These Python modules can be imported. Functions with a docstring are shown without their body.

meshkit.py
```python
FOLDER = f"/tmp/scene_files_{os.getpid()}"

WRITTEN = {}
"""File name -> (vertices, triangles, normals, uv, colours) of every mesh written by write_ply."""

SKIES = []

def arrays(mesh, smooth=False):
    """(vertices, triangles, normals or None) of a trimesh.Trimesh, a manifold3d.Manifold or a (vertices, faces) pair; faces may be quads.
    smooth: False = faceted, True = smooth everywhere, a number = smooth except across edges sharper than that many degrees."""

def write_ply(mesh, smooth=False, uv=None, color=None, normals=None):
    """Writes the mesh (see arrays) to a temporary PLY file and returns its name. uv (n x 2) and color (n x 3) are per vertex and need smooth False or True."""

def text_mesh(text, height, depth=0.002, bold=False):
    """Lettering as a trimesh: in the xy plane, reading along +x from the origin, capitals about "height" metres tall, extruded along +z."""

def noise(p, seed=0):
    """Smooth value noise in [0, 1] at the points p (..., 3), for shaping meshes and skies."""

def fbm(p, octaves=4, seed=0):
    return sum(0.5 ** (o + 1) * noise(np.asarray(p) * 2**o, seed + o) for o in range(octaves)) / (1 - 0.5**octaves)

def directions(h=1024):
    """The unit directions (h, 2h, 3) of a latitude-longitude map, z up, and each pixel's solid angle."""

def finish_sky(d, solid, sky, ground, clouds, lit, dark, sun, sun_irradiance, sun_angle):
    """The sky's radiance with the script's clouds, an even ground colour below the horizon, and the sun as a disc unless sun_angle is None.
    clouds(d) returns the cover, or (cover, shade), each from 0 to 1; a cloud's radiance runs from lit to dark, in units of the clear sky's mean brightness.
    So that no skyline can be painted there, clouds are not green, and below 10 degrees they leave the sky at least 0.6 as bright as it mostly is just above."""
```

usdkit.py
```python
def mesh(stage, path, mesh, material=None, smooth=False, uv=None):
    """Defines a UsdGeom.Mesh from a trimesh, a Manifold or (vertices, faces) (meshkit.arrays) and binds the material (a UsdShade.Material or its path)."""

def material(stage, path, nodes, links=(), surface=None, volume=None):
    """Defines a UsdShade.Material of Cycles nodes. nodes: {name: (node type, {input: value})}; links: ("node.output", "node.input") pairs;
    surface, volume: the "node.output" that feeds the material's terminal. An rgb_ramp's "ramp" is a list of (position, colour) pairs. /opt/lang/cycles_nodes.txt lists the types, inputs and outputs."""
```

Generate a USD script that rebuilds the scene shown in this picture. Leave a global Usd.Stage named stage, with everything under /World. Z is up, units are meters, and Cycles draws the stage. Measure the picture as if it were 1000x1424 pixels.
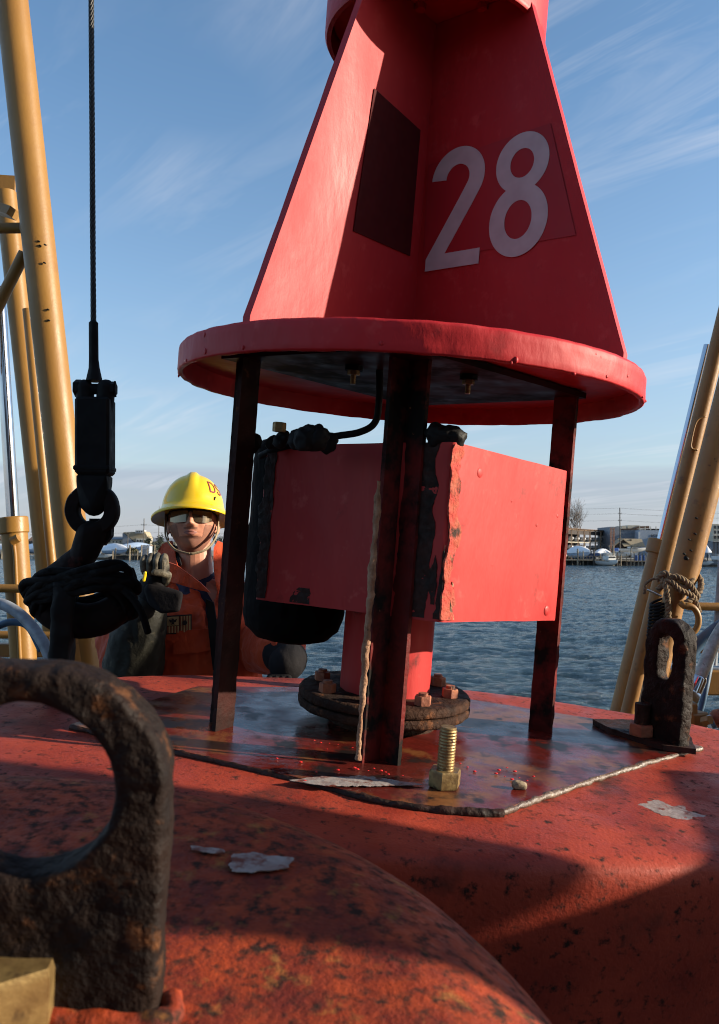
import math, random
import numpy as np, trimesh, manifold3d
from manifold3d import Manifold, Mesh as MMesh
from shapely.geometry import Polygon, Point, LineString
from shapely.ops import unary_union
import usdkit, meshkit
from pxr import Usd, UsdGeom, UsdLux, UsdShade, Gf, Sdf

stage = Usd.Stage.CreateInMemory()
UsdGeom.SetStageUpAxis(stage, "Z")
UsdGeom.SetStageMetersPerUnit(stage, 1.0)
UsdGeom.Xform.Define(stage, "/World")
UsdGeom.Scope.Define(stage, "/World/Looks")
V = lambda *a: np.array(a, float)

# ------------------------------------------------------------------ camera
CZ = 3.1                                    # metres above the water
FPX, PCX, PCY = 1107.0, 500.0, 712.0        # the lens, in widths of a 1000-wide picture
PITCH, ROLL = math.atan(53 / FPX), math.radians(0.55)
_f = V(0, math.cos(PITCH), math.sin(PITCH)); _r = V(1, 0, 0); _u = np.cross(_r, _f)
CR = math.cos(ROLL) * _r + math.sin(ROLL) * _u
CU = -math.sin(ROLL) * _r + math.cos(ROLL) * _u
CF = _f
cam = UsdGeom.Camera.Define(stage, "/World/camera")
cam.CreateFocalLengthAttr(28.0)
cam.CreateHorizontalApertureAttr(28.0 * 1000 / FPX)
cam.CreateVerticalApertureAttr(28.0 * 1424 / FPX)
cam.CreateFStopAttr(11.0)
cam.CreateFocusDistanceAttr(2.1)
cam.CreateClippingRangeAttr(Gf.Vec2f(0.03, 5000))
cam.CreateExposureAttr(1.4)
B = -CF
cam.AddTransformOp().Set(Gf.Matrix4d(*CR, 0, *CU, 0, *B, 0, 0, 0, CZ, 1))

# ------------------------------------------------------------------ buoy's lean, sun and sky
def lean(rx, ry):
    a = np.array([[1, 0, 0], [0, math.cos(rx), -math.sin(rx)], [0, math.sin(rx), math.cos(rx)]])
    b = np.array([[math.cos(ry), 0, math.sin(ry)], [0, 1, 0], [-math.sin(ry), 0, math.cos(ry)]])
    return b @ a
BM = lean(0.0544, 0.0666); BO = V(0.0544, 1.7968, -0.3879 + CZ)      # the big buoy's frame
sun_az, sun_el = math.radians(3.1), math.radians(19.5)
SUN = BM @ V(math.cos(sun_el) * math.cos(sun_az), -math.cos(sun_el) * math.sin(sun_az), math.sin(sun_el))
SUN /= np.linalg.norm(SUN)
sun = UsdLux.DistantLight.Define(stage, "/World/sun")
sun.CreateIntensityAttr(1.05); sun.CreateAngleAttr(0.53); sun.CreateColorAttr(Gf.Vec3f(1.0, 0.88, 0.70))
sun.CreateNormalizeAttr(True)
zc = SUN; xc = np.cross(V(0, 0, 1), zc); xc /= np.linalg.norm(xc); yc = np.cross(zc, xc)
sun.AddTransformOp().Set(Gf.Matrix4d(*xc, 0, *yc, 0, *zc, 0, 0, 0, 0, 1))
dome = UsdLux.DomeLight.Define(stage, "/World/sky")
dome.CreateIntensityAttr(1.0)
sky = usdkit.material(stage, "/World/Looks/sky", {
    "tc": ("texture_coordinate", {}),
    "sk": ("sky_texture", {"sky_type": "single_scattering", "sun_disc": False, "sun_elevation": math.asin(SUN[2]), "sun_rotation": math.atan2(SUN[0], SUN[1]), "altitude": 10.0, "air_density": 1.0, "aerosol_density": 0.6, "ozone_density": 1.6}),
    "sep": ("separate_xyz", {}), "sat": ("hsv", {"saturation": 1.12, "value": 1.0}),
    # wisps of cirrus: the direction is laid on a plane high above, then stretched
    "zz": ("math", {"math_type": "add", "value2": 0.12}),
    "px": ("math", {"math_type": "divide"}), "py": ("math", {"math_type": "divide"}),
    "cmb": ("combine_xyz", {}),
    "rot": ("mapping", {"rotation": (0, 0, 0.80)}), "map": ("mapping", {"scale": (0.60, 3.2, 1.0), "location": (3.4, 0.9, 0)}),
    "n1": ("noise_texture", {"scale": 1.3, "detail": 9.0, "roughness": 0.62, "distortion": 0.9}),
    "r1": ("rgb_ramp", {"ramp": [(0.0, (0, 0, 0)), (0.48, (0, 0, 0)), (0.60, (0.26,) * 3), (0.76, (0.62,) * 3), (1.0, (0.8,) * 3)]}),
    "n2": ("noise_texture", {"scale": 0.8, "detail": 2.0}),
    "r2": ("rgb_ramp", {"ramp": [(0.0, (0, 0, 0)), (0.42, (0, 0, 0)), (0.62, (1, 1, 1)), (1.0, (1, 1, 1))]}),
    "mul": ("math", {"math_type": "multiply"}),
    "mixc": ("mix", {"color2": (3.7, 3.75, 4.0)}),
    # a low grey bank of haze along the whole horizon
    "rz": ("rgb_ramp", {"ramp": [(0.0, (0.80,) * 3), (0.045, (0.80,) * 3), (0.085, (0.80,) * 3), (0.105, (0.50,) * 3), (0.2, (0.30,) * 3), (0.32, (0.10,) * 3), (0.5, (0,) * 3), (1.0, (0,) * 3)]}),
    "mapb": ("mapping", {"scale": (1.5, 1.5, 26.0)}),
    "nb": ("noise_texture", {"scale": 1.6, "detail": 4.0}),
    "nbm": ("math", {"math_type": "multiply_add", "value2": 0.05, "value3": -0.025}),
    "zadd": ("math", {"math_type": "add"}),
    "mixh": ("mix", {"color2": (1.75, 1.95, 2.55)}),
    "bg": ("background_shader", {"strength": 0.087})},
    [("tc.generated", "sep.vector"), ("sep.z", "zz.value1"), ("sep.x", "px.value1"), ("zz.value", "px.value2"), ("sep.y", "py.value1"), ("zz.value", "py.value2"),
     ("px.value", "cmb.x"), ("py.value", "cmb.y"), ("cmb.vector", "rot.vector"), ("rot.vector", "map.vector"), ("map.vector", "n1.vector"), ("cmb.vector", "n2.vector"),
     ("n1.fac", "r1.fac"), ("n2.fac", "r2.fac"), ("r1.color", "mul.value1"), ("r2.color", "mul.value2"),
     ("tc.generated", "mapb.vector"), ("mapb.vector", "nb.vector"), ("nb.fac", "nbm.value1"), ("nbm.value", "zadd.value1"), ("sep.z", "zadd.value2"), ("zadd.value", "rz.fac"),
     ("sk.color", "sat.color"), ("sat.color", "mixh.color1"), ("rz.color", "mixh.fac"), ("mixh.color", "mixc.color1"), ("mul.value", "mixc.fac"), ("mixc.color", "bg.color")], surface="bg.background")
UsdShade.MaterialBindingAPI.Apply(dome.GetPrim()).Bind(sky)
dome.GetPrim().SetCustomDataByKey("kind", "structure")

# ------------------------------------------------------------------ naming and placing
_used = {}
def numbered(parent, name):
    k = (parent, name); n = _used.get(k, 0); _used[k] = n + 1
    return f"{parent}/{name}" + (f"_{n:03d}" if n else "")
def tag(p, label=None, cat=None, group=None, kind=None):
    for k, v in (("label", label), ("category", cat), ("group", group), ("kind", kind)):
        if v: p.SetCustomDataByKey(k, v)
    return p
class Thing:
    """An Xform at the thing's base; meshes given in world coordinates become its parts. With a matrix, parts are given in its own frame."""
    def __init__(s, name, label, cat, base=(0, 0, 0), group=None, M=None):
        s.path = numbered("/World", name); s.base = np.asarray(base, float); s.M = M
        x = UsdGeom.Xform.Define(stage, s.path)
        if M is None: x.AddTranslateOp().Set(Gf.Vec3d(*map(float, s.base)))
        else:
            c = np.asarray(M).T
            x.AddTransformOp().Set(Gf.Matrix4d(*c[0], 0, *c[1], 0, *c[2], 0, *s.base, 1))
        s.prim = tag(x.GetPrim(), label, cat, group)
    def part(s, name, mesh, mat, smooth=30, parent=None, label=None, kind=None):
        mesh = tm(mesh)
        if s.M is None: mesh = mesh.copy(); mesh.apply_translation(-s.base)
        p = numbered(parent or s.path, name)
        m = usdkit.mesh(stage, p, mesh, mat, smooth=smooth)
        tag(m.GetPrim(), label=label, kind=kind)
        return p
def single(name, mesh, mat, label=None, cat=None, group=None, kind=None, smooth=30):
    m = usdkit.mesh(stage, numbered("/World", name), tm(mesh), mat, smooth=smooth)
    tag(m.GetPrim(), label, cat, group, kind)
    return m
def copy_of(src, name, label, cat, base, group=None, rotz=0.0, scale=None):
    p = numbered("/World", name)
    x = UsdGeom.Xform.Define(stage, p)
    x.GetPrim().GetReferences().AddInternalReference(src.path)
    x.GetPrim().SetInstanceable(True)
    x.ClearXformOpOrder()
    x.MakeMatrixXform().Set(Gf.Matrix4d().SetScale(Gf.Vec3d(*(scale or (1, 1, 1)))) * Gf.Matrix4d().SetRotate(Gf.Rotation(Gf.Vec3d(0, 0, 1), math.degrees(rotz))) * Gf.Matrix4d().SetTranslate(Gf.Vec3d(*map(float, base))))
    return tag(x.GetPrim(), label, cat, group)

# ------------------------------------------------------------------ shapes
def tm(m):
    if isinstance(m, (list, tuple)) and len(m) and not isinstance(m[0], np.ndarray): return trimesh.util.concatenate([tm(x) for x in m])
    if isinstance(m, Manifold):
        g = m.to_mesh(); return trimesh.Trimesh(np.array(g.vert_properties[:, :3], float), np.array(g.tri_verts), process=False)
    if isinstance(m, tuple): v, f, _ = meshkit.arrays(m); return trimesh.Trimesh(v, f, process=False)
    return m
def mf(m):
    if isinstance(m, Manifold): return m
    m = m.copy(); m.merge_vertices()
    return Manifold(MMesh(vert_properties=np.asarray(m.vertices, np.float32), tri_verts=np.asarray(m.faces, np.uint32)))
def box(c, s, R=None, ch=0.0):
    s = np.asarray(s, float)
    if ch > 0:
        ch = min(ch, s.min() * .45)
        pts = []
        for k in range(3):
            h = s / 2 - ch; h[k] = s[k] / 2
            pts += [[a * h[0], b * h[1], d * h[2]] for a in (-1, 1) for b in (-1, 1) for d in (-1, 1)]
        m = tm(Manifold.hull_points(np.array(pts, np.float32)))
    else: m = trimesh.creation.box(s)
    if R is not None: m.vertices = m.vertices @ np.asarray(R).T
    m.apply_translation(c); return m
def rotz(a): return np.array([[math.cos(a), -math.sin(a), 0], [math.sin(a), math.cos(a), 0], [0, 0, 1]])
def tube(P, r, n=14, cap=True, flat=None):
    """A tube through the points P with radius r (number or list); flat=(a,b) scales the section."""
    P = np.asarray(P, float); r = np.broadcast_to(np.asarray(r, float), (len(P),))
    T = np.gradient(P, axis=0); T /= np.maximum(np.linalg.norm(T, axis=1, keepdims=True), 1e-9)
    a = V(0, 0, 1) if abs(T[0][2]) < .9 else V(0, 1, 0)
    N = np.cross(T[0], a); N /= np.linalg.norm(N); rings = []
    t = np.linspace(0, 2 * np.pi, n, endpoint=False); fa, fb = flat or (1, 1)
    for i in range(len(P)):
        N = N - T[i] * (N @ T[i]); N /= np.linalg.norm(N); b = np.cross(T[i], N)
        rings.append(P[i] + r[i] * (fa * np.cos(t)[:, None] * N + fb * np.sin(t)[:, None] * b))
    v = np.concatenate(rings); f = []
    for i in range(len(P) - 1):
        for k in range(n):
            q = i * n + k, i * n + (k + 1) % n, (i + 1) * n + (k + 1) % n, (i + 1) * n + k
            f += [(q[0], q[1], q[2]), (q[0], q[2], q[3])]
    if cap:
        v = np.vstack([v, P[0], P[-1]]); a0, a1 = len(v) - 2, len(v) - 1; o = (len(P) - 1) * n
        for k in range(n): f += [(a0, (k + 1) % n, k), (a1, o + k, o + (k + 1) % n)]
    return trimesh.Trimesh(v, f, process=False)
def curve(pts, n=40):
    """A smooth curve through points (Catmull-Rom)."""
    P = np.asarray(pts, float); P = np.vstack([2 * P[0] - P[1], P, 2 * P[-1] - P[-2]]); out = []
    m = max(2, n // (len(P) - 3))
    for i in range(1, len(P) - 2):
        for t in np.linspace(0, 1, m, endpoint=False):
            a, b, c, d = P[i - 1:i + 3]
            out.append(.5 * (2 * b + (c - a) * t + (2 * a - 5 * b + 4 * c - d) * t * t + (3 * b - a - 3 * c + d) * t ** 3))
    out.append(P[-2]); return np.array(out)
def cyl(a, b, r, n=20, r2=None): return tube([a, b], [r, r if r2 is None else r2], n)
def lathe(prof, n=64, c=(0, 0, 0)):
    p = np.asarray(prof, float); t = np.linspace(0, 2 * np.pi, n, endpoint=False)
    v = np.stack([p[:, None, 0] * np.cos(t), p[:, None, 0] * np.sin(t), np.repeat(p[:, 1][:, None], n, 1)], -1).reshape(-1, 3); f = []
    for i in range(len(p) - 1):
        for k in range(n):
            q = i * n + k, i * n + (k + 1) % n, (i + 1) * n + (k + 1) % n, (i + 1) * n + k
            if p[i, 0] > 1e-6: f.append((q[0], q[1], q[2]))
            if p[i + 1, 0] > 1e-6 or p[i, 0] <= 1e-6: f.append((q[0], q[2], q[3]))
    m = trimesh.Trimesh(v + np.asarray(c, float), f, process=True); m.fix_normals(); return m
def plate(poly, h, O=(0, 0, 0), X=(1, 0, 0), Y=(0, 1, 0)):
    """A polygon (shapely or points) extruded h along X x Y from O."""
    poly = poly if hasattr(poly, "exterior") else Polygon(poly)
    m = trimesh.creation.extrude_polygon(poly, h, engine="earcut")
    X, Y = np.asarray(X, float), np.asarray(Y, float); Z = np.cross(X, Y)
    m.vertices = m.vertices[:, :1] * X + m.vertices[:, 1:2] * Y + m.vertices[:, 2:] * Z + np.asarray(O, float)
    return m
def fbm(p, s, o=4, seed=0): return meshkit.fbm(np.asarray(p) * s, o, seed)
def rough(m, edge, amp, scale, seed=0, where=None, oct=4):
    """Refine a closed mesh and push it in and out with noise: rust scale, weld beads, dents."""
    g = tm(mf(m).refine_to_length(edge)); g.merge_vertices()
    d = (fbm(g.vertices, scale, oct, seed) - .5) * 2 * amp
    if where is not None: d = d * where(g.vertices)
    g.vertices = g.vertices + g.vertex_normals * d[:, None]; return g
def hull_balls(balls, seg=16):
    return Manifold.batch_hull([Manifold.sphere(r, seg).translate([float(x) for x in c]) for c, r in balls])
def limb(joints, seg=16):
    """Hulls between successive (centre, radius) joints, united."""
    return Manifold.batch_boolean([hull_balls(joints[i:i + 2], seg) for i in range(len(joints) - 1)], manifold3d.OpType.Add)
def soft(m, edge, it=12):
    g = tm(mf(m).refine_to_length(edge)); g.merge_vertices(); trimesh.smoothing.filter_taubin(g, iterations=it); return g
def hexnut(c, r, h, ax=(0, 0, 1), hole=0.0, turn=0.0):
    t = np.arange(6) * np.pi / 3 + turn; ax = np.asarray(ax, float); ax /= np.linalg.norm(ax)
    a = np.cross(ax, V(0, 1, 0) if abs(ax[1]) < .9 else V(1, 0, 0)); a /= np.linalg.norm(a); b = np.cross(ax, a)
    rr = r * .93; pts = []
    for z, s in ((0, rr), (h * .12, r), (h * .86, r), (h, rr)):
        pts += [np.asarray(c) + ax * z + s * (math.cos(x) * a + math.sin(x) * b) for x in t]
    return tm(Manifold.hull_points(np.array(pts, np.float32)))
def threaded(a, b, r, pitch, n=18):
    a, b = np.asarray(a, float), np.asarray(b, float); L = np.linalg.norm(b - a); k = int(L / pitch * 4); s = np.linspace(0, 1, k)
    rr = r * (1 - .09 * (np.abs(((s * L / pitch) % 1) - .5) * 2)); rr[-3:] *= [.97, .93, .88]
    return tube(a + (b - a) * s[:, None], rr, n)
def at(px, py, Y):
    """The point at depth Y in front of the lens along the sight line of (px, py) in the photograph."""
    d = CF + CR * (px - PCX) / FPX - CU * (py - PCY) / FPX
    return d * (Y / d[1]) + V(0, 0, CZ)
def bl(px, py, z=0.0):
    """The point in the big buoy's frame at height z seen at (px, py)."""
    d = CF + CR * (px - PCX) / FPX - CU * (py - PCY) / FPX; n = BM[:, 2]; o = BO - V(0, 0, CZ)
    return (d * (((o + n * z) @ n) / (d @ n)) - o) @ BM

# ------------------------------------------------------------------ materials
def surf(name, c1, c2=None, scale=6.0, rough_=(.4, .6), spots=None, spots2=None, bump=(60, .15, .004), metal=0.0, coat=0.0, stretch=(1, 1, 1), spec=.5, contrast=(.35, .65), sheen=0.0):
    """Two tones mixed by noise, then spots (colour, scale, from, to[, roughness]) of wear or rust, and fine relief."""
    c2 = c2 or tuple(x * .8 for x in c1)
    n = {"g": ("geometry", {}), "mp": ("mapping", {"scale": stretch}),
         "n1": ("noise_texture", {"scale": scale, "detail": 6.0, "roughness": .6}), "r1": ("map_range", {"from_min": contrast[0], "from_max": contrast[1], "clamp": True}),
         "m1": ("mix", {"color1": c1, "color2": c2}),
         "rr": ("map_range", {"from_min": .3, "from_max": .7, "to_min": rough_[0], "to_max": rough_[1], "clamp": True}),
         "nr": ("noise_texture", {"scale": scale * 2.3, "detail": 5.0}),
         "nb": ("noise_texture", {"scale": bump[0], "detail": 5.0, "roughness": .6}), "bp": ("bump", {"strength": bump[1], "distance": bump[2]}),
         "p": ("principled_bsdf", {"metallic": metal, "coat_weight": coat, "coat_roughness": .12, "specular_ior_level": spec, "sheen_weight": sheen})}
    l = [("g.position", "mp.vector"), ("mp.vector", "n1.vector"), ("n1.fac", "r1.value"), ("r1.result", "m1.fac"), ("mp.vector", "nr.vector"), ("nr.fac", "rr.value"),
         ("mp.vector", "nb.vector"), ("nb.fac", "bp.height"), ("bp.normal", "p.normal")]
    col, rou = "m1.color", "rr.result"
    for i, s in enumerate([x for x in (spots, spots2) if x]):
        a = f"s{i}"
        n[a] = ("noise_texture", {"scale": s[1], "detail": 7.0, "roughness": .65}); n[a + "r"] = ("map_range", {"from_min": s[2], "from_max": s[3], "clamp": True}); n[a + "m"] = ("mix", {"color2": s[0]})
        n[a + "v"] = ("mapping", {"location": (3.1 * i + 1, 1.7, .4)})
        l += [("g.position", a + "v.vector"), (a + "v.vector", a + ".vector"), (a + ".fac", a + "r.value"), (a + "r.result", a + "m.fac"), (col, a + "m.color1")]
        col = a + "m.color"
        if len(s) > 4:
            n[a + "q"] = ("mix_float", {"b": s[4]}); l += [(a + "r.result", a + "q.fac"), (rou, a + "q.a")]; rou = a + "q.result"
    l += [(col, "p.base_color"), (rou, "p.roughness")]
    return usdkit.material(stage, "/World/Looks/" + name, n, l, surface="p.BSDF")
RUST, DARK = (.11, .045, .02), (.012, .009, .008)
RUSTL = (.28, .13, .06)
m_red = surf("red_paint", (.40, .018, .022), (.34, .014, .018), 3.0, (.42, .58), spots=((.44, .045, .045), 26, .56, .78), spots2=((.20, .012, .013), 11, .62, .80), bump=(42, .30, .004), spec=.18, stretch=(1, 1, .45))
m_redbox = surf("box_red_paint", (.42, .032, .029), (.31, .019, .019), 4.0, (.42, .64), spots=((.07, .012, .010), 9, .61, .73), spots2=((.45, .075, .065), 16, .60, .76), bump=(42, .30, .005), stretch=(1, 1, .30), spec=.2)
m_film = surf("dark_red_film", (.060, .005, .006), (.048, .004, .005), 30, (.6, .75), bump=(200, .05, .002), spec=.08)
m_film2 = surf("red_film", (.31, .013, .018), (.28, .011, .017), 10, (.4, .5), bump=(120, .08, .003), spec=.2)
m_digit = surf("number_film", (.44, .42, .42), (.38, .35, .355), 24, (.45, .6), spots=((.34, .10, .10), 26, .67, .77), bump=(120, .06, .002), spec=.25)
m_leg = surf("rusted_leg", (.15, .009, .008), (.06, .009, .007), 9, (.5, .8), spots=((.008, .006, .005), 8, .44, .56, .85), spots2=(RUSTL, 45, .68, .76, .9), bump=(70, .5, .006), spec=.15)
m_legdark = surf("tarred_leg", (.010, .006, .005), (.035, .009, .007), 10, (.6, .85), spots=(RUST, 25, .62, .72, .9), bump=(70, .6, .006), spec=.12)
m_rust = surf("brown_rust", (.045, .019, .010), (.015, .008, .006), 14, (.7, .92), spots=((.12, .045, .018), 30, .58, .70), spots2=((.26, .17, .11), 12, .71, .78), bump=(85, .8, .008), spec=.15)
m_rustpad = surf("padeye_rust", (.014, .0065, .004), (.006, .0035, .003), 16, (.55, .85), spots=((.11, .042, .015), 26, .58, .70), spots2=((.30, .23, .15), 9, .73, .79), bump=(80, .9, .007), spec=.16)
m_rustl = surf("pale_rust", (.34, .20, .12), (.20, .09, .045), 40, (.8, .95), spots=((.05, .025, .016), 28, .58, .66), bump=(120, .8, .006))
m_seam = surf("rusted_seam", (.38, .042, .034), (.34, .085, .050), 34, (.6, .9), spots=((.035, .018, .013), 24, .56, .66), spots2=((.28, .17, .09), 40, .64, .74), bump=(110, .8, .006), spec=.2)
m_orangenut = surf("orange_rust_nut", (.36, .12, .05), (.20, .06, .03), 40, (.6, .85), spots=(DARK, 30, .62, .7), bump=(120, .6, .004))
m_hull = surf("hull_red", (.33, .046, .022), (.18, .020, .012), 7, (.38, .66), spots=((.018, .008, .006), 60, .55, .68, .85), spots2=((.040, .014, .010), 5, .54, .70), bump=(150, .4, .003), contrast=(.32, .68), spec=.22)
m_hullnear = surf("near_hull_red", (.29, .042, .011), (.12, .016, .009), 26, (.48, .75), spots=((.024, .010, .006), 66, .48, .64, .88), spots2=((.26, .105, .026), 34, .58, .72), bump=(170, .5, .004), contrast=(.35, .65), spec=.2)
m_wet = surf("wet_plate", (.12, .012, .008), (.045, .008, .006), 6, (.05, .42), spots=((.14, .050, .015), 6, .52, .60, .35), spots2=((.010, .006, .005), 11, .53, .62, .4), bump=(34, .16, .004), spec=.42)
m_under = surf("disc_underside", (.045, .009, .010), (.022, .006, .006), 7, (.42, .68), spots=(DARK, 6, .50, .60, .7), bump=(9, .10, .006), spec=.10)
m_weld = surf("weld_bead", (.10, .062, .040), (.045, .022, .015), 45, (.3, .6), spots=((.20, .14, .09), 30, .58, .68), bump=(120, .7, .004), spec=.5)
m_welddark = surf("dark_weld", (.013, .008, .006), (.035, .012, .008), 40, (.45, .85), bump=(110, .6, .004), spec=.2)
m_white = surf("scraped_white", (.30, .27, .255), (.21, .155, .14), 45, (.28, .6), spots=((.13, .035, .022), 38, .52, .63), bump=(120, .4, .003), spec=.3)
m_brass = surf("yellow_zinc", (.30, .20, .08), (.15, .095, .042), 60, (.36, .58), metal=.65, spots=((.045, .025, .014), 60, .58, .70, .7), bump=(160, .35, .002))
m_black = surf("black_steel", (.010, .009, .009), (.006, .006, .006), 20, (.55, .8), spots=((.045, .016, .010), 22, .66, .74), bump=(70, .35, .004), spec=.14)
m_hook = surf("hook_steel", (.014, .007, .006), (.008, .006, .005), 20, (.6, .8), spots=((.06, .014, .010), 18, .60, .70), bump=(70, .5, .004), spec=.12)
m_wire = surf("wire_rope_steel", (.030, .028, .026), (.016, .015, .015), 40, (.45, .6), bump=(200, .2, .001), metal=.3)
m_rope = surf("black_rope", (.010, .009, .009), (.006, .006, .006), 50, (.8, .95), bump=(240, .8, .003), spec=.1)
m_tanrope = surf("frayed_rope", (.26, .18, .10), (.10, .065, .035), 50, (.85, .98), bump=(260, 1.0, .004))
m_buff = surf("buff_paint", (.235, .118, .024), (.21, .102, .020), 4, (.38, .52), spots=((.10, .045, .016), 42, .70, .76), spots2=((.19, .085, .020), 5, .56, .78), bump=(90, .22, .003), spec=.35)
m_buffworn = surf("worn_buff_paint", (.26, .130, .034), (.21, .100, .028), 6, (.4, .55), spots=((.07, .03, .012), 26, .64, .72), spots2=((.13, .06, .02), 12, .60, .72), bump=(70, .25, .003), spec=.3)
m_chrome = surf("chrome_rod", (.62, .62, .64), (.55, .55, .57), 10, (.06, .14), metal=1.0, bump=(200, .02, .001))
m_hose = surf("grey_hose", (.22, .24, .27), (.12, .13, .15), 22, (.45, .65), spots=((.55, .50, .45), 35, .68, .75), bump=(150, .3, .002))
m_bluehose = surf("blue_hose", (.035, .09, .16), (.025, .06, .11), 22, (.4, .6), bump=(150, .2, .002))
m_steelhose = surf("braided_hose", (.45, .40, .34), (.26, .22, .18), 40, (.35, .55), metal=.6, spots=((.08, .05, .03), 40, .62, .7), bump=(240, .5, .002))
m_deck = surf("deck_paint", (.03, .03, .032), (.045, .043, .042), 8, (.6, .8), spots=(RUST, 14, .66, .74), bump=(120, .5, .003))
m_skin = surf("skin", (.45, .205, .130), (.39, .165, .105), 22, (.42, .55), bump=(220, .12, .001), spec=.35)
m_beard = surf("shaved_skin", (.25, .115, .076), (.20, .090, .064), 60, (.5, .6), bump=(400, .3, .001), spec=.3)
m_lip = surf("lips", (0.252, 0.096, 0.078), (0.228, 0.084, 0.066), 60, (.4, .5), bump=(200, .1, .001))
m_hair = surf("brown_hair", (.03, .018, .012), (.02, .012, .008), 120, (.6, .8), bump=(300, .6, .002))
m_suit = surf("orange_suit", (.40, .048, .010), (.33, .036, .008), 12, (.65, .85), bump=(55, .5, .010), sheen=.08, stretch=(1, 1, .6), spec=.2)
m_suitdark = surf("dark_suit_panel", (.010, .009, .010), (.007, .006, .007), 12, (.75, .9), bump=(60, .4, .006), spec=.12)
m_navy = surf("navy_shirt", (.012, .018, .05), (.009, .013, .038), 30, (.8, .95), bump=(200, .4, .002))
m_glove = surf("black_rubber_glove", (.020, .019, .014), (.011, .011, .009), 10, (.5, .68), spots=((.10, .085, .058), 11, .63, .76), bump=(30, .5, .010), spec=.22)
m_leather = surf("worn_glove_palm", (.13, .11, .078), (.022, .020, .016), 34, (.5, .7), bump=(60, .6, .006), spec=.2)
m_helmet = surf("yellow_helmet", (.62, .42, .008), (.58, .385, .007), 6, (.25, .36), spots=((.22, .11, .012), 60, .73, .77), bump=(30, .04, .002), coat=.25)
m_maroon = surf("maroon_letter", (.22, .02, .025), None, 30, (.4, .5))
m_strap = surf("chin_strap", (.27, .22, .145), (.21, .165, .105), 60, (.8, .9), bump=(250, .4, .002), spec=.2)
m_lens = usdkit.material(stage, "/World/Looks/mirror_lens", {"p": ("principled_bsdf", {"base_color": (.20, .15, .10), "metallic": .8, "roughness": .06})}, [], surface="p.BSDF")
m_tan = surf("patch_tan", (.36, .27, .13), (.30, .22, .10), 80, (.8, .9))
m_patchdark = surf("patch_black", (.012, .010, .010), None, 80, (.8, .9))
m_patchrust = surf("patch_rust", (.20, .05, .02), None, 80, (.8, .9))
m_chip = surf("red_chip", (.62, .03, .025), (.5, .02, .02), 90, (.2, .35))
m_gold = surf("gold_zinc_bolt", (.38, .26, .10), (.24, .15, .06), 50, (.32, .5), metal=.7, spots=((.06, .03, .014), 60, .58, .70, .7), bump=(160, .3, .002))
m_tar = surf("tarred_canister", (.006, .005, .005), (.004, .004, .004), 20, (.8, .95), bump=(60, .5, .006), spec=.05)
m_grit = surf("grit", (.30, .24, .15), (.12, .08, .05), 90, (.7, .9), bump=(200, .5, .002))

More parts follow.
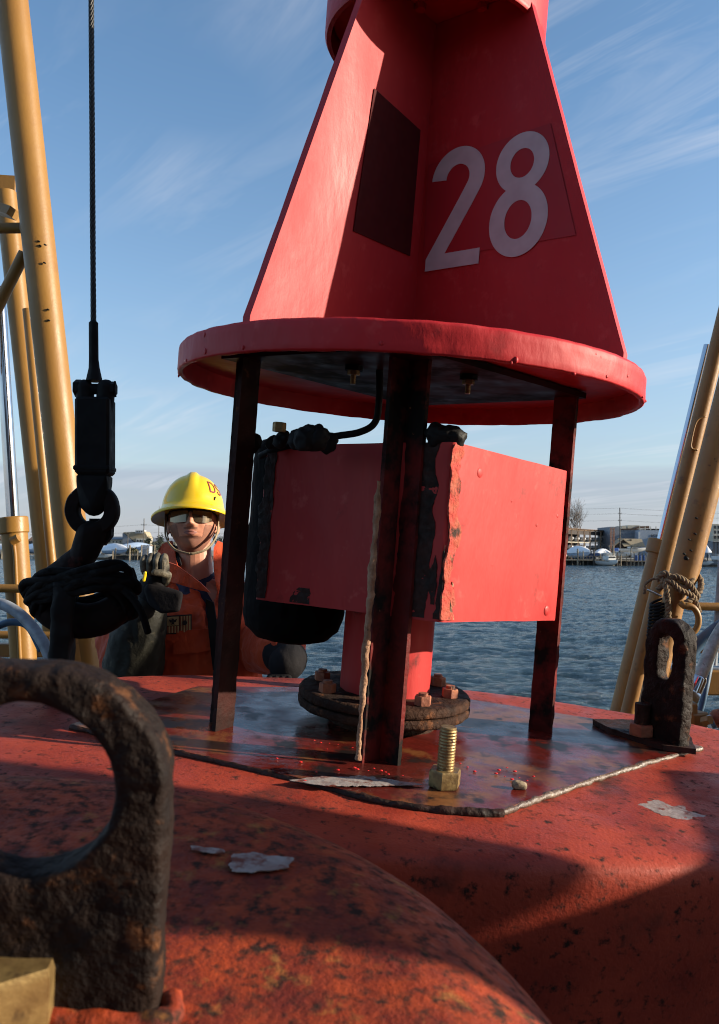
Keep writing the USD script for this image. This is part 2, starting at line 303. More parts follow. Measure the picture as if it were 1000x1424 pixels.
# ------------------------------------------------------------------ water and the ship's deck
def build_water():
    NA, NR = 560, 900
    az = np.linspace(math.radians(-33), math.radians(33), NA); d = np.geomspace(3.0, 225.0, NR)
    D, A = np.meshgrid(d, az, indexing="ij"); X, Y = D * np.sin(A), D * np.cos(A)
    def wave(sx, sy, ang, seed):
        c, s = math.cos(ang), math.sin(ang)
        p = np.stack([(X * c + Y * s) * sx, (-X * s + Y * c) * sy, 0 * X], -1)
        n = meshkit.noise(p, seed); return 1 - np.abs(2 * n - 1) ** 1.2
    Z = .07 * wave(.20, .62, .25, 3) + .085 * wave(.55, 1.7, -.2, 7) + .065 * wave(1.1, 3.4, .15, 11) + .032 * wave(2.4, 6.5, -.1, 15)
    Z = Z - .13
    v = np.stack([X, Y, Z], -1).reshape(-1, 3)
    i = np.arange((NR - 1) * NA).reshape(NR - 1, NA)[:, :-1].ravel()
    f = np.vstack([np.stack([i, i + 1, i + NA + 1], 1), np.stack([i, i + NA + 1, i + NA], 1)])
    f = f[:, ::-1]
    k = len(v); S = 3000
    v = np.vstack([v, [[-S, -S, -.3], [S, -S, -.3], [S, S, -.3], [-S, S, -.3]]]); f = np.vstack([f, [[k, k + 1, k + 2], [k, k + 2, k + 3]]])
    return trimesh.Trimesh(v, f, process=False)
m_water = usdkit.material(stage, "/World/Looks/water", {
    "g": ("geometry", {}), "mp": ("mapping", {"scale": (1, 2.2, 1)}), "n": ("noise_texture", {"scale": 2.2, "detail": 7.0, "roughness": .68}),
    "n3": ("noise_texture", {"scale": .35, "detail": 3.0}), "ad": ("math", {"math_type": "multiply_add", "value2": 1.6}),
    "bp": ("bump", {"strength": 1.0, "distance": .20}),
    "p": ("principled_bsdf", {"base_color": (.012, .030, .042), "roughness": .07, "ior": 1.33, "specular_ior_level": .5})},
    [("g.position", "mp.vector"), ("mp.vector", "n.vector"), ("mp.vector", "n3.vector"), ("n3.fac", "ad.value1"), ("n.fac", "ad.value3"), ("ad.value", "bp.height"), ("bp.normal", "p.normal")], surface="p.BSDF")
wv = build_water()
single("water", wv, m_water, kind="structure", label="dark blue harbour water ruffled by small waves", smooth=True)
single("deck", box((0, -.3, .45), (4.6, 8.2, 2.2)), m_deck, kind="structure", label="dark steel working deck of the ship", smooth=False)

# ------------------------------------------------------------------ the big buoy
buoy = Thing("navigation_buoy", "large red navigation buoy with number 28 on its reflector fins", "buoy", BO, M=BM)
def oval(s, z, n=140, a=1.0, b=.56, cx=.03, cy=-.10):
    t = np.linspace(0, 2 * np.pi, n, endpoint=False); return np.stack([cx + a * s * np.cos(t), cy + b * s * np.sin(t), 0 * t + z], 1)
def loft(rings, closed=True):
    n = len(rings[0]); v = np.vstack(rings + [[rings[0].mean(0)], [rings[-1].mean(0)]]); f = []
    for i in range(len(rings) - 1):
        for k in range(n):
            q = i * n + k, i * n + (k + 1) % n, (i + 1) * n + (k + 1) % n, (i + 1) * n + k
            f += [(q[0], q[1], q[2]), (q[0], q[2], q[3])]
    a, b = len(v) - 2, len(v) - 1; o = (len(rings) - 1) * n
    for k in range(n): f += [(a, (k + 1) % n, k), (b, o + k, o + (k + 1) % n)]
    m = trimesh.Trimesh(v, f, process=False); m.fix_normals(); return m
prof = [(.80, .002), (.90, -.001), (.955, -.003), (.985, -.009), (.997, -.020), (1.002, -.040), (.992, -.12), (.955, -.3), (.90, -.55), (.85, -.75), (.75, -.9), (.5, -.98)]
hull = loft([oval(s, z) for s, z in prof])
hull = rough(hull, .03, .0035, 5, 2)
hp = buoy.part("hull", hull, m_hull, smooth=50)
PLATE = [(-.62, -.21), (-.387, -.315), (-.141, -.419), (-.046, -.470), (.021, -.492), (.12, -.500), (.183, -.491), (.245, -.425), (.47, -.215), (.705, -.015), (.60, .13), (.05, .33), (-.45, .18)]
pl = plate(PLATE, .016, (0, 0, -.006))
def plate_dents(v): return (v[:, 2] > 0).astype(float)
buoy.part("deck_plate", rough(pl, .035, .0016, 7, 5), m_wet, smooth=40)
def edge_bead(pts, r, mat, seed):
    P = curve([(x, y, .0045) for x, y in pts], 90)
    buoy.part("weld_bead", rough(tube(P, r, 9), .007, r * .75, 48, seed), mat)
edge_bead(PLATE[0:4], .0055, m_welddark, 1); edge_bead(PLATE[3:7], .0075, m_welddark, 2); edge_bead(PLATE[6:10], .0054, m_weld, 3)
# four angle legs, each opening outwards
HT = .775
def leg(x, y, ang, mat, seed, w=.056, t=.010):
    L = Polygon([(0, 0), (w, 0), (w, t), (t, t), (t, w), (0, w)])
    m = trimesh.creation.extrude_polygon(L, HT, engine="earcut")
    a = ang - math.pi / 4                                              # the corner of the angle points at the axis
    m.vertices[:, :2] -= w * .36
    m.vertices = m.vertices @ rotz(a).T + V(x, y, .004)
    wear = lambda v: .25 + .75 * np.clip(1.25 - v[:, 2] / .5, 0, 1)
    return buoy.part("leg", rough(m, .012, .0028, 55, seed, wear), mat, smooth=35)
LEGS = [(-.012, -.292, -math.pi / 2), (.362, .028, 0), (-.338, -.146, math.pi * 1.08), (.02, .30, math.pi / 2)]
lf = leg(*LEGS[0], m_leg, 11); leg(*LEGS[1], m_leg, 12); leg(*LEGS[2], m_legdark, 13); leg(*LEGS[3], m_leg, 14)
def rust_edge(p0, p1, r, mat, seed, parent=None, name="rust_scale", amp=.6):
    k = int(np.linalg.norm(V(*p1) - V(*p0)) / .012); P = np.linspace(V(*p0), V(*p1), k)
    rr = r * (.55 + .9 * meshkit.noise(np.stack([P[:, 2] * 19, 0 * P[:, 2] + seed, 0 * P[:, 2]], 1), seed))
    buoy.part(name, rough(tube(P, rr, 9, flat=(1, 1)), .005, r * amp, 62, seed), mat, parent=parent)
rust_edge((-.0535, -.322, .02), (-.0535, -.322, .53), .0058, m_rustl, 21, lf)
# disc with its hanging rim, and the square plate beneath that the legs are welded to
H0, H1, R = .732, .788, .50
disc = lathe([(0, H1), (R - .012, H1), (R - .004, H1 - .002), (R, H1 - .008), (R, H0 + .003), (R - .003, H0), (R - .010, H0), (R - .012, H0 + .003), (R - .013, H1 - .012), (0, H1 - .012)], 120)
dp = buoy.part("disc", rough(disc, .014, .0024, 30, 6), m_red, smooth=40)
rng = random.Random(5)
drips = []
for k in range(16):                                                    # runs of thick paint along the rim
    a = rng.uniform(-1.5, 1.4); z = rng.uniform(H0 + .002, H0 + .045) if k % 2 else H0 + rng.uniform(-.001, .008)
    s = rng.uniform(.002, .0042); b = trimesh.creation.icosphere(2, s); b.apply_scale([1, .45 if k % 2 else .8, rng.uniform(.7, 1.6)]); b.vertices = b.vertices @ rotz(a).T
    b.apply_translation((math.sin(a) * R, -math.cos(a) * R, z)); drips.append(b)
buoy.part("paint_drip", drips, m_red, parent=dp, kind="stuff", smooth=True)
sq = [(x, y) for x, y in ((-.02, -.40), (.40, .01), (.03, .36), (-.39, -.15))]
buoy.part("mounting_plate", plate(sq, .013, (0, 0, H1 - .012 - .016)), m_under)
for x, y in ((-.118, -.190), (.112, -.180)):
    b = buoy.part("mounting_bolt", cyl((x, y, .772), (x, y, .722), .0055, 14), m_brass)
    buoy.part("nut", hexnut((x, y, .740), .0125, .012), m_brass, parent=b)
    buoy.part("washer", cyl((x, y, .749), (x, y, .7585), .018, 20), m_black, parent=b)
# radar reflector fins
PF = math.radians(51.08)
FT = .018
def fin(az, mat):
    u = V(math.sin(az), -math.cos(az), 0); n = V(-u[1], u[0], 0)
    poly = Polygon([(.002, H1 - .003), (.489, H1 - .003), (.489, H1 + .010), (.236, 1.54), (.232, 1.552), (.002, 1.552)])
    m = plate(poly, FT, -np.cross(u, V(0, 0, 1)) * FT / 2, u, (0, 0, 1))
    return u, buoy.part("reflector_fin", rough(m, .03, .0012, 14, int(az * 10) + 30), mat, smooth=35)
fR = fin(PF, m_red); fL = fin(PF - math.pi / 2, m_red); fB = fin(PF + math.pi / 2, m_red); fB2 = fin(PF + math.pi, m_red)
rz = lambda u, n, r, z, off=FT / 2 + .0012: u * r + V(0, 0, z) + n * off
def on_fin(u, side, pts, h, off):
    n = side * V(u[1], -u[0], 0) if False else side
    return plate(pts, h, n * off, u, (0, 0, 1)) if np.dot(np.cross(u, V(0, 0, 1)), n) > 0 else plate(pts, h, n * (off + h), u, (0, 0, 1))
uR, pR = fR; nR = np.cross(uR, V(0, 0, 1))                               # faces the viewer's left
uL, pL = fL; nL = V(-uL[1], uL[0], 0) if (V(-uL[1], uL[0], 0) @ V(1, -1, 0)) > 0 else V(uL[1], -uL[0], 0)
FP = [(.043, 1.032), (.236, 1.025), (.205, 1.322), (.040, 1.306)]
fpoly = Polygon(FP)
mfilm = plate(fpoly, .0012, np.zeros(3), uL, (0, 0, 1)); off = nL * (FT / 2 + .0012) if np.cross(uL, V(0, 0, 1)) @ nL > 0 else nL * (FT / 2 + .0024)
mfilm.apply_translation(off); buoy.part("film_panel", mfilm, m_film, parent=pL, label="dark red film panel on the left fin")
m2 = plate([(.022, 1.030), (.378, 1.030), (.306, 1.262), (.018, 1.240)], .0005, nR * (FT / 2 + .0014), uR, (0, 0, 1))
buoy.part("film_panel", m2, m_film2, parent=pR, label="red film behind the number 28")
from shapely import affinity
def ell(cx_, cz_, rx, rz_): return affinity.translate(affinity.scale(Point(0, 0).buffer(1, quad_segs=24), rx, rz_), cx_, cz_)
D8 = unary_union([ell(.2505, 1.196, .059, .061), ell(.2505, 1.080, .0655, .074)]).difference(ell(.2505, 1.195, .0265, .0295)).difference(ell(.2505, 1.081, .0305, .039))
t2 = np.radians(np.linspace(178, -28, 30)); arc = [(.0985 + .0475 * math.cos(a), 1.196 + .0475 * math.sin(a)) for a in t2]
D2 = unary_union([LineString(arc + [(.122, 1.142), (.040, 1.009)]).buffer(.0185, cap_style=2, join_style=1, quad_segs=12), Polygon([(.031, 1.004), (.166, 1.004), (.166, 1.037), (.050, 1.037), (.031, 1.030)])]).intersection(Polygon([(.031, 1.004), (.3, 1.004), (.3, 1.4), (.0, 1.4), (.0, 1.06), (.031, 1.06)]))
for ch, P_ in (("2", D2), ("8", D8)):
    buoy.part("digit", plate(P_, .0007, nR * (FT / 2 + .0022), uR, (0, 0, 1)), m_digit, parent=pR, label=f"white digit {ch}", smooth=False)
# ring at the head of the fins, with the plate they end against
buoy.part("head_ring", lathe([(.228, 1.505), (.238, 1.505), (.242, 1.512), (.242, 1.74), (.230, 1.78), (0, 1.78), (0, 1.77), (.226, 1.76), (.228, 1.56)], 72), m_red, smooth=40)
hpz = buoy.part("head_plate", lathe([(0, 1.554), (.2275, 1.554), (.2275, 1.566), (0, 1.566)], 72), m_red)
for px, py in ((585, 8), (672, 8), (612, -12), (700, -25)):
    q = bl(px, py, 1.55)
    buoy.part("nut", hexnut((q[0], q[1], 1.540), .012, .014), m_red, parent=hpz)
# steel box with a corner towards the viewer
zb, zt = .266, .592
pts = [(.076, -.338), (.364, -.038), (-.012, .212), (-.298, -.085)]
cx, cy = .03, -.06
base = Polygon(pts).buffer(-.013).buffer(.013, quad_segs=4)
bx = trimesh.creation.extrude_polygon(base, zt - zb, engine="earcut"); bx.apply_translation((0, 0, zb)); box_tilt = lambda v: .018 * np.clip((-.05 - v[:, 1]) / .29, -1, 1)
bx = rough(bx, .03, .0022, 9, 8); bx.vertices[:, 2] += box_tilt(bx.vertices)
bp = buoy.part("battery_box", bx, m_redbox, smooth=40)
c0 = V(pts[0][0], pts[0][1], 0)
def strip(p0, p1, w, mat, seed, name, amp, t=.004):
    rust_edge(p0, p1, w, mat, seed, bp, name, amp)
uR_ = V(*pts[1], 0) - c0; uR_ /= np.linalg.norm(uR_); uL_ = V(*pts[3], 0) - c0; uL_ /= np.linalg.norm(uL_)
def scale_patch(u, x0, x1, z0, z1, t, mat, seed, name, amp):
    """Flaking scale on a face of the box: a thin sheet with a ragged outline."""
    zs = np.linspace(z0, z1, 34); nz_ = lambda k, f: meshkit.fbm(np.stack([zs * f, 0 * zs + k, 0 * zs], 1), 4, seed)
    L_ = [(x0 + (nz_(1, 30)[i] - .5) * amp, z) for i, z in enumerate(zs)]; R_ = [(x1 + (nz_(9, 26)[i] - .5) * amp * 2.2, z) for i, z in enumerate(zs)]
    n = np.cross(u, V(0, 0, 1)); c_ = V(cx, cy, 0) - c0; n = n if n @ c_ < 0 else -n
    P_ = Polygon(L_ + R_[::-1]).buffer(0); P_ = max(getattr(P_, "geoms", [P_]), key=lambda q: q.area)
    m = trimesh.creation.extrude_polygon(P_, t, engine="earcut"); m.vertices = c0 + m.vertices[:, :1] * u + m.vertices[:, 1:2] * V(0, 0, 1) + (m.vertices[:, 2:] - .0012) * n; m.fix_normals()
    if m.volume < 0: m.invert()
    g = rough(m, .005, .0026, 75, seed); g.vertices[:, 2] += box_tilt(g.vertices); buoy.part(name, g, mat, parent=bp, smooth=50)
scale_patch(uR_, .0, .026, zb + .004, zt - .004, .0032, m_seam, 31, "rust_scale", .024)
scale_patch(uR_, .026, .034, zb + .004, zb + .13, .003, m_rustl, 36, "rust_scale", .012)
scale_patch(uL_, .0, .008, zb + .004, zt, .0025, m_welddark, 32, "tar_streak", .010)
scale_patch(uL_, .030, .075, zb + .004, zt, .0025, m_welddark, 33, "tar_streak", .020)
scale_patch(uL_, .016, .030, zb + .03, zb + .16, .0025, m_welddark, 38, "tar_streak", .016)
nR_ = np.cross(uR_, V(0, 0, 1)); nR_ = nR_ if nR_ @ (V(cx, cy, 0) - c0) < 0 else -nR_
def on_box(x, z, o=.0006): q_ = c0 + uR_ * x + V(0, 0, z) + nR_ * o; q_[2] += box_tilt(q_[None])[0]; return q_
for x, z, r_ in ((.365, zb + .022, .011), (.085, zt - .045, .010), (.38, zt - .1, .004), (.2, zb + .24, .003), (.15, zb + .11, .003), (.3, zb + .2, .0035)):
    b = trimesh.creation.icosphere(2, 1.0); b.vertices = b.vertices * r_; b.vertices = b.vertices - np.outer(b.vertices @ nR_, nR_) * .72; b.apply_translation(on_box(x, z, -.0005)); buoy.part("paint_blister", b, m_redbox, parent=bp, smooth=True)
cl = V(pts[3][0], pts[3][1], 0)
scale_patch(uL_, .415, .445, zb + .004, zt - .002, .003, m_welddark, 35, "tar_streak", .012)
scale_patch(uL_, .300, .335, zb + .003, zb + .035, .002, m_welddark, 37, "tar_streak", .030)
lump = hull_balls([((c0[0] - .030, c0[1] + .03, zt + .030), .022), ((c0[0] + .006, c0[1] + .02, zt + .028), .018)])
buoy.part("hinge", rough(lump, .006, .008, 75, 41), m_black, parent=bp)
# the lump of valves and the hose on the far left of the lid
for px, py, r in ((352, 603, .018), (378, 603, .012), (392, 598, .014), (414, 597, .018), (428, 594, .024), (441, 595, .022), (456, 602, .018)):
    q = bl(px, py, .615)
    buoy.part("vent_valve", rough(hull_balls([((q[0], q[1], zt + .002), r), ((q[0] + .004, q[1], zt + .010), r * .85)]), .006, .006, 90, int(px)), m_black, parent=bp)
q = bl(398, 596, .62); buoy.part("vent_cap", hexnut((q[0] - .01, q[1] - .03, zt + .018), .013, .018), m_brass, parent=bp)
def hose_pt(px, py, Y): return (at(px, py, Y) - BO) @ BM
hs = curve([hose_pt(528, 500, 1.60), hose_pt(527, 560, 1.60), hose_pt(521, 588, 1.60), hose_pt(500, 601, 1.60), hose_pt(465, 607, 1.61), hose_pt(420, 617, 1.63), hose_pt(385, 624, 1.66), hose_pt(362, 634, 1.70)], 60)
buoy.part("cable", tube(hs, .0072, 12), m_black, smooth=True)
# dark canister hanging under the box, on the left
cn = [( -.165, .06, .30), (-.175, .06, .17)]
can = lathe([(0, .146), (.05, .150), (.088, .160), (.112, .182), (.120, .21), (.120, .60), (.10, .62), (0, .62)], 40, (-.225, .12, 0))
buoy.part("canister", rough(can, .016, .006, 22, 51), m_tar, smooth=50)
can2 = hull_balls([((-.06, .06, .20), .035), ((-.02, .07, .235), .03), ((-.05, .05, .26), .03)])
buoy.part("clamp", rough(can2, .01, .006, 30, 52), m_black)
can4 = hull_balls([((.005, .10, .255), .025), ((-.01, .10, .236), .02)])
buoy.part("clamp", rough(can4, .01, .004, 30, 54), m_black)
# pipe and flange
pp = buoy.part("pipe", cyl((0, 0, .06), (0, 0, zb + .002), .100, 56), m_redbox, smooth=40)
neck = lathe([(0, .002), (.125, .002), (.120, .02), (.112, .03), (.112, .046), (0, .046)], 48)
buoy.part("neck", rough(neck, .012, .003, 40, 61), m_rust)
f1 = lathe([(0, .040), (.186, .040), (.191, .044), (.191, .056), (.186, .0595), (0, .0595)], 72)
f2 = lathe([(.101, .0605), (.184, .0605), (.190, .064), (.190, .076), (.184, .081), (.101, .081), (.101, .0605)], 72)
fl = buoy.part("flange", rough(f1, .010, .0025, 70, 62), m_rust, smooth=45)
buoy.part("flange", rough(f2, .010, .0022, 70, 63), m_rust, smooth=45)
for k in range(8):
    a = math.radians(-14 + 45 * k); x, y = .146 * math.sin(a), -.146 * math.cos(a)
    buoy.part("nut", hexnut((x, y, .080), .0185, .020, turn=.3 * k), m_orangenut, parent=fl)
    buoy.part("bolt_end", cyl((x, y, .098), (x, y, .106), .010, 12), m_orangenut, parent=fl)
# stud and nut on the plate
sx, sy = .097, -.402
sp = buoy.part("stud", threaded((sx, sy, .006), (sx, sy, .114), .0155, .0052), m_brass, smooth=40)
buoy.part("nut", hexnut((sx, sy, .011), .029, .030, turn=.25), m_brass, parent=sp)
# lifting eyes, right and left, with their doubler plates
def padeye(O, d, w, h, hole, hz, t, mat, seed, edge=.010, amp=.0045, th=None, name="lifting_eye", host=buoy):
    d = np.asarray(d, float); d = d / np.linalg.norm(d); r = w / 2
    top = Point(0, h - r).buffer(r, quad_segs=16)
    body = unary_union([top, Polygon([(-r, -.01), (r, -.01), (r, h - r), (-r, h - r)])])
    body = body.difference(LineString([(0, hz - hole[1] / 2 + hole[0] / 2), (0, hz + hole[1] / 2 - hole[0] / 2 + 1e-4)]).buffer(hole[0] / 2, quad_segs=14))
    n = np.cross(d, V(0, 0, 1)); m = plate(body, t, np.asarray(O) - n * t / 2, d, (0, 0, 1))
    g = tm(mf(m).refine_to_length(edge)); g.merge_vertices(); trimesh.smoothing.filter_laplacian(g, iterations=5)
    return host.part(name, rough(g, edge, amp, 40, seed), mat, smooth=True)
dR = V(.055, -.098, 0)
er = padeye((.612, -.020, .012), dR, .108, .272, (.036, .098), .188, .040, m_rustpad, 71, .007, .0045)
buoy.part("doubler_plate", rough(plate([(.50, .10), (.60, .13), (.70, .03), (.665, -.085), (.60, -.075), (.52, .03)], .012, (0, 0, .0105)), .014, .003, 40, 72), m_welddark, parent=er)
q = V(.575, -.005, .022)
sb = buoy.part("eye_bolt", rough(cyl(q, q + V(0, 0, .070), .0165, 20), .006, .0015, 90, 5), m_rust)
buoy.part("nut", hexnut(q, .028, .026, turn=.2), m_orangenut, parent=sb)
el = padeye((-.715, .03, .0), V(.25, -1, 0), .12, .275, (.05, .09), .20, .046, m_black, 75, .012, .004)
# loose scraps of pale paint and bare metal on the hull top
def ragged(P, amp, seed, step=.0015):
    """A polygon whose edge is torn in and out."""
    L_ = P.exterior.length; n = max(24, int(L_ / step)); q_ = np.array([P.exterior.interpolate(i / n, normalized=True).coords[0] for i in range(n)]); c = q_.mean(0)
    d = (meshkit.fbm(np.c_[q_ * 110, np.zeros(n)], 4, seed) - .5) * 2 * amp; u = q_ - c; u /= np.linalg.norm(u, axis=1, keepdims=True); P2 = Polygon(q_ + u * d[:, None]).buffer(0)
    return max(getattr(P2, "geoms", [P2]), key=lambda g: g.area)
def top_patch(px, tag_, mat, z, seed, h=.0007, step=.004):
    P = ragged(Polygon([tuple(bl(x, y, z)[:2]) for x, y in px]).buffer(.002), .007, seed)
    g = tm(mf(plate(P, h, (0, 0, z))).refine_to_length(step)); g.merge_vertices(); g.vertices[:, 2] += h * 2 * (fbm(g.vertices, 80, 3, seed) - .5)
    return buoy.part(tag_, g, mat)
top_patch([(405, 1086), (440, 1081), (500, 1080), (545, 1085), (585, 1091), (520, 1093), (455, 1093)], "bare_metal_patch", m_white, .0125, 81)
top_patch([(890, 1120), (915, 1113), (935, 1122), (960, 1121), (985, 1134), (950, 1140), (920, 1133)], "scraped_patch", m_white, .0012, 82)
chips = []
for px, py in [(437, 1030), (446, 1033), (458, 1034), (470, 1036), (490, 1040), (418, 1060), (440, 1074), (470, 1071), (493, 1068), (497, 1070), (520, 1069), (536, 1074), (540, 1077), (530, 1072), (512, 1072), (424, 1086), (660, 1073), (690, 1076), (702, 1080), (712, 1084), (722, 1082), (733, 1086), (742, 1080), (694, 1071), (650, 1067), (716, 1073), (385, 1055), (640, 1062), (705, 1068), (600, 1072), (455, 1042), (560, 1079)]:
    q = bl(px, py, .012); s = rng.uniform(.0012, .0030); b = trimesh.creation.icosphere(1, s); b.apply_scale([1.3, .9, .6]); b.apply_translation((q[0], q[1], .0125)); b.vertices = b.vertices @ BM.T + BO; chips.append(b)
single("paint_chips", chips, m_chip, kind="stuff", label="small red chips scattered over the wet deck plate", cat="paint chips")
q = bl(722, 1096, .012)
st = rough(hull_balls([((q[0] - .006, q[1], .018), .008), ((q[0] + .007, q[1], .017), .007)]), .004, .002, 90, 5); st.vertices = st.vertices @ BM.T + BO
single("pebble", st, m_grit, label="small brown pebble on the wet plate right of the threaded stud", cat="pebble")

# ------------------------------------------------------------------ the nearer buoy, lower left
NM = lean(.102, .047); NO = V(-.341, .482, -.300 + CZ)
RF, RS = .388, .177
near = Thing("nearer_buoy", "weathered orange-red buoy hull in the left foreground with a rusty eye plate", "buoy", NO, M=NM)
th = np.linspace(0, math.pi / 2, 14)
npf = [(0, 0), (RF * .5, 0), (RF * .85, 0)] + [(RF + RS * math.sin(t), RS * (math.cos(t) - 1)) for t in th] + [(RF + RS, -.6), (RF + RS - .08, -.75), (0, -.78)]
nh = near.part("hull", rough(lathe(npf, 110), .018, .0022, 10, 91), m_hullnear, smooth=50)
def nl(px, py, z=0.0):
    d = CF + CR * (px - PCX) / FPX - CU * (py - PCY) / FPX; n = NM[:, 2]; o = NO - V(0, 0, CZ)
    return (d * (((o + n * z) @ n) / (d @ n)) - o) @ NM
def nz(x, y):
    r = np.hypot(x, y); s = np.clip((r - RF) / RS, 0, .999); return RS * (np.sqrt(1 - s * s) - 1)
# big eye plate, foot at the lower left, facing the viewer
pr_, pl_ = nl(240, 1385), nl(-150, 1372)
dn = pr_ - pl_; dn /= np.linalg.norm(dn)
W = .185
O = pr_ - dn * (W / 2 + .0065)
def near_eye():
    r = W / 2; h = .226; rc = .074
    body = unary_union([Polygon([(-r, -.015), (r, -.015), (r, h - rc), (-r, h - rc)]), Polygon([(-r, h - rc), (r, h - rc), (r - rc, h), (-r + rc, h)]), Point(r - rc, h - rc).buffer(rc, quad_segs=14), Point(-r + rc, h - rc).buffer(rc, quad_segs=14)])
    body = body.difference(Point(.006, .150).buffer(.0545, quad_segs=20))
    n = np.cross(dn, V(0, 0, 1)); n /= np.linalg.norm(n); t = .034
    return plate(body, t, O - n * (-.002), dn, (0, 0, 1)), n
em, en = near_eye()
eg = tm(mf(em).refine_to_length(.0045)); eg.merge_vertices(); trimesh.smoothing.filter_laplacian(eg, iterations=9)
ne = near.part("lifting_eye", rough(eg, .0045, .0036, 34, 92, oct=5), m_rustpad, smooth=True)
near.part("foot_weld", rough(tube(curve([O - dn * (W / 2) + V(0, 0, .006) - en * -.035, O + V(0, 0, .006) + en * .035, O + dn * (W / 2 + .004) + V(0, 0, .006) + en * .035, O + dn * (W / 2 + .008) + V(0, 0, .006) + en * .010], 40), .008, 9), .006, .004, 60, 93), m_hullnear, parent=ne)
bq = nl(12, 1415, .004)
bb = near.part("bolt", hexnut((bq[0], bq[1], nz(bq[0], bq[1]) + .006), .0335, .040, turn=.62), m_gold)
near.part("washer", cyl((bq[0], bq[1], nz(bq[0], bq[1]) - .002), (bq[0], bq[1], nz(bq[0], bq[1]) + .006), .040, 32), m_gold, parent=bb)
def near_patch(px, seed, mat):
    P = ragged(Polygon([tuple(nl(x, y)[:2]) for x, y in px]).buffer(.0015), .006, seed, .001); g = tm(mf(plate(P, .0007)).refine_to_length(.004)); g.merge_vertices()
    g.vertices[:, 2] += nz(g.vertices[:, 0], g.vertices[:, 1]) + .0018
    near.part("scraped_patch", g, mat)
near_patch([(321, 1192), (350, 1189), (402, 1197), (398, 1208), (350, 1215), (325, 1213)], 3, m_white)
near_patch([(268, 1180), (306, 1185), (304, 1189), (270, 1184)], 4, m_white)
gr = []
for k in range(46):
    px, py = (rng.gauss(180, 26), rng.gauss(1393, 9)) if k < 38 else (rng.uniform(560, 640), rng.uniform(1380, 1400))
    if k >= 38: px, py = rng.uniform(20, 230), rng.uniform(1400, 1424)
    q = nl(px, py); s = rng.uniform(.0012, .0042); b = trimesh.creation.icosphere(1, s); b.apply_scale([rng.uniform(.8, 1.4), 1, .75]); b.apply_translation((q[0], q[1], nz(q[0], q[1]) + .001)); b.vertices = b.vertices @ NM.T + NO; gr.append(b)
single("grit", gr, m_grit, kind="stuff", label="pale grit gathered at the foot of the near rusty eye plate", cat="grit")

# ------------------------------------------------------------------ wire rope, hook and rope coil
YH = 1.84
wr = Thing("wire_rope", "taut black wire rope with swaged end hanging from above at left", "wire rope", at(128, 520, YH))
top, bot = at(126.5, -60, YH), at(130, 452, YH)
ax = (bot - top) / np.linalg.norm(bot - top); e1 = np.cross(ax, V(0, 1, 0)); e1 /= np.linalg.norm(e1); e2 = np.cross(ax, e1)
L = np.linalg.norm(bot - top); sN = np.linspace(0, 1, 260)
for k in range(6):
    ph = sN * L / .075 * 2 * np.pi + k * np.pi / 3
    wr.part("strand", tube(top + (bot - top) * sN[:, None] + .0041 * (np.cos(ph)[:, None] * e1 + np.sin(ph)[:, None] * e2), .0026, 6), m_wire, smooth=True)
wr.part("swaged_sleeve", tube([at(130, 446, YH), at(130, 449, YH), at(130.5, 500, YH), at(131, 512, YH), at(131, 530, YH)], [.006, .0105, .0108, .0125, .019], 20), m_black, smooth=40)
hk = Thing("lifting_hook", "heavy dark swivel hook hanging on the wire rope over the buoy's left eye", "hook", at(130, 800, YH))
px2 = lambda x, y, dy=0: at(x, y, YH + dy)
sw = hk.part("swivel_body", tm(Manifold.batch_hull([mf(box(px2(132.5, 560), (.080, .055, .02), ch=.006)), mf(box(px2(132.5, 655), (.079, .055, .02), ch=.006))])), m_black)
hk.part("swivel_collar", box(px2(132, 652), (.083, .058, .012), ch=.003), m_black, parent=sw)
for s in (-1, 1):
    hk.part("clevis_ear", tm(hull_balls([(px2(132.5 + s * 15, 540), .021), (px2(132.5 + s * 13, 570), .020)])), m_black, parent=sw)
pin = hk.part("clevis_pin", cyl(px2(110, 541), px2(158, 541), .0125, 18), m_black)
hk.part("nut", hexnut(px2(104.5, 540), .021, .014, ax=(1, 0, 0)), m_black, parent=pin)
hk.part("nut", hexnut(px2(155, 541), .018, .010, ax=(1, 0, 0)), m_black, parent=pin)
hk.part("cotter_pin", tube([px2(160, 530, -.01), px2(159, 541, -.012), px2(161, 552, -.01)], .0022, 6), m_black, parent=pin)
hk.part("swivel_tongue", tm(Manifold.batch_hull([mf(box(px2(131.5, 667), (.070, .05, .02), ch=.004)), hull_balls([(px2(124, 697), .024), (px2(138, 697), .024), (px2(131, 701), .028)])])), m_black)
t = np.linspace(0, 2 * np.pi, 49); rc_ = px2(129, 709)
ring = tube(rc_ + .0465 * (np.cos(t)[:, None] * V(1, 0, 0) + np.sin(t)[:, None] * V(0, 0, 1)), .0158, 14, cap=False)
rg = hk.part("hook_eye", rough(mf(lathe([(.0325, -.016), (.058, -.016), (.0615, -.010), (.0615, .010), (.058, .016), (.0325, .016), (.030, .010), (.030, -.010), (.0325, -.016)], 56).apply_transform(trimesh.transformations.rotation_matrix(np.pi / 2, [1, 0, 0])).apply_translation(rc_)), .010, .002, 30, 3), m_hook)
path = curve([px2(132, 738), px2(128, 752), px2(112, 776), px2(84, 800), px2(64, 818), px2(62, 836), px2(84, 856), px2(120, 864), px2(152, 854), px2(170, 836), px2(178, 812), px2(182, 795)], 60)
rr = np.interp(np.linspace(0, 1, len(path)), [0, .12, .3, .5, .7, .86, 1], [.030, .029, .034, .040, .040, .030, .010])
hk.part("hook", rough(tube(path, rr, 18, flat=(1, .75)), .012, .003, 25, 4), m_hook, smooth=50)
hk.part("tip", tm(hull_balls([(px2(172, 806), .012), (px2(184, 792), .005), (px2(187, 803), .006)])), m_hook)
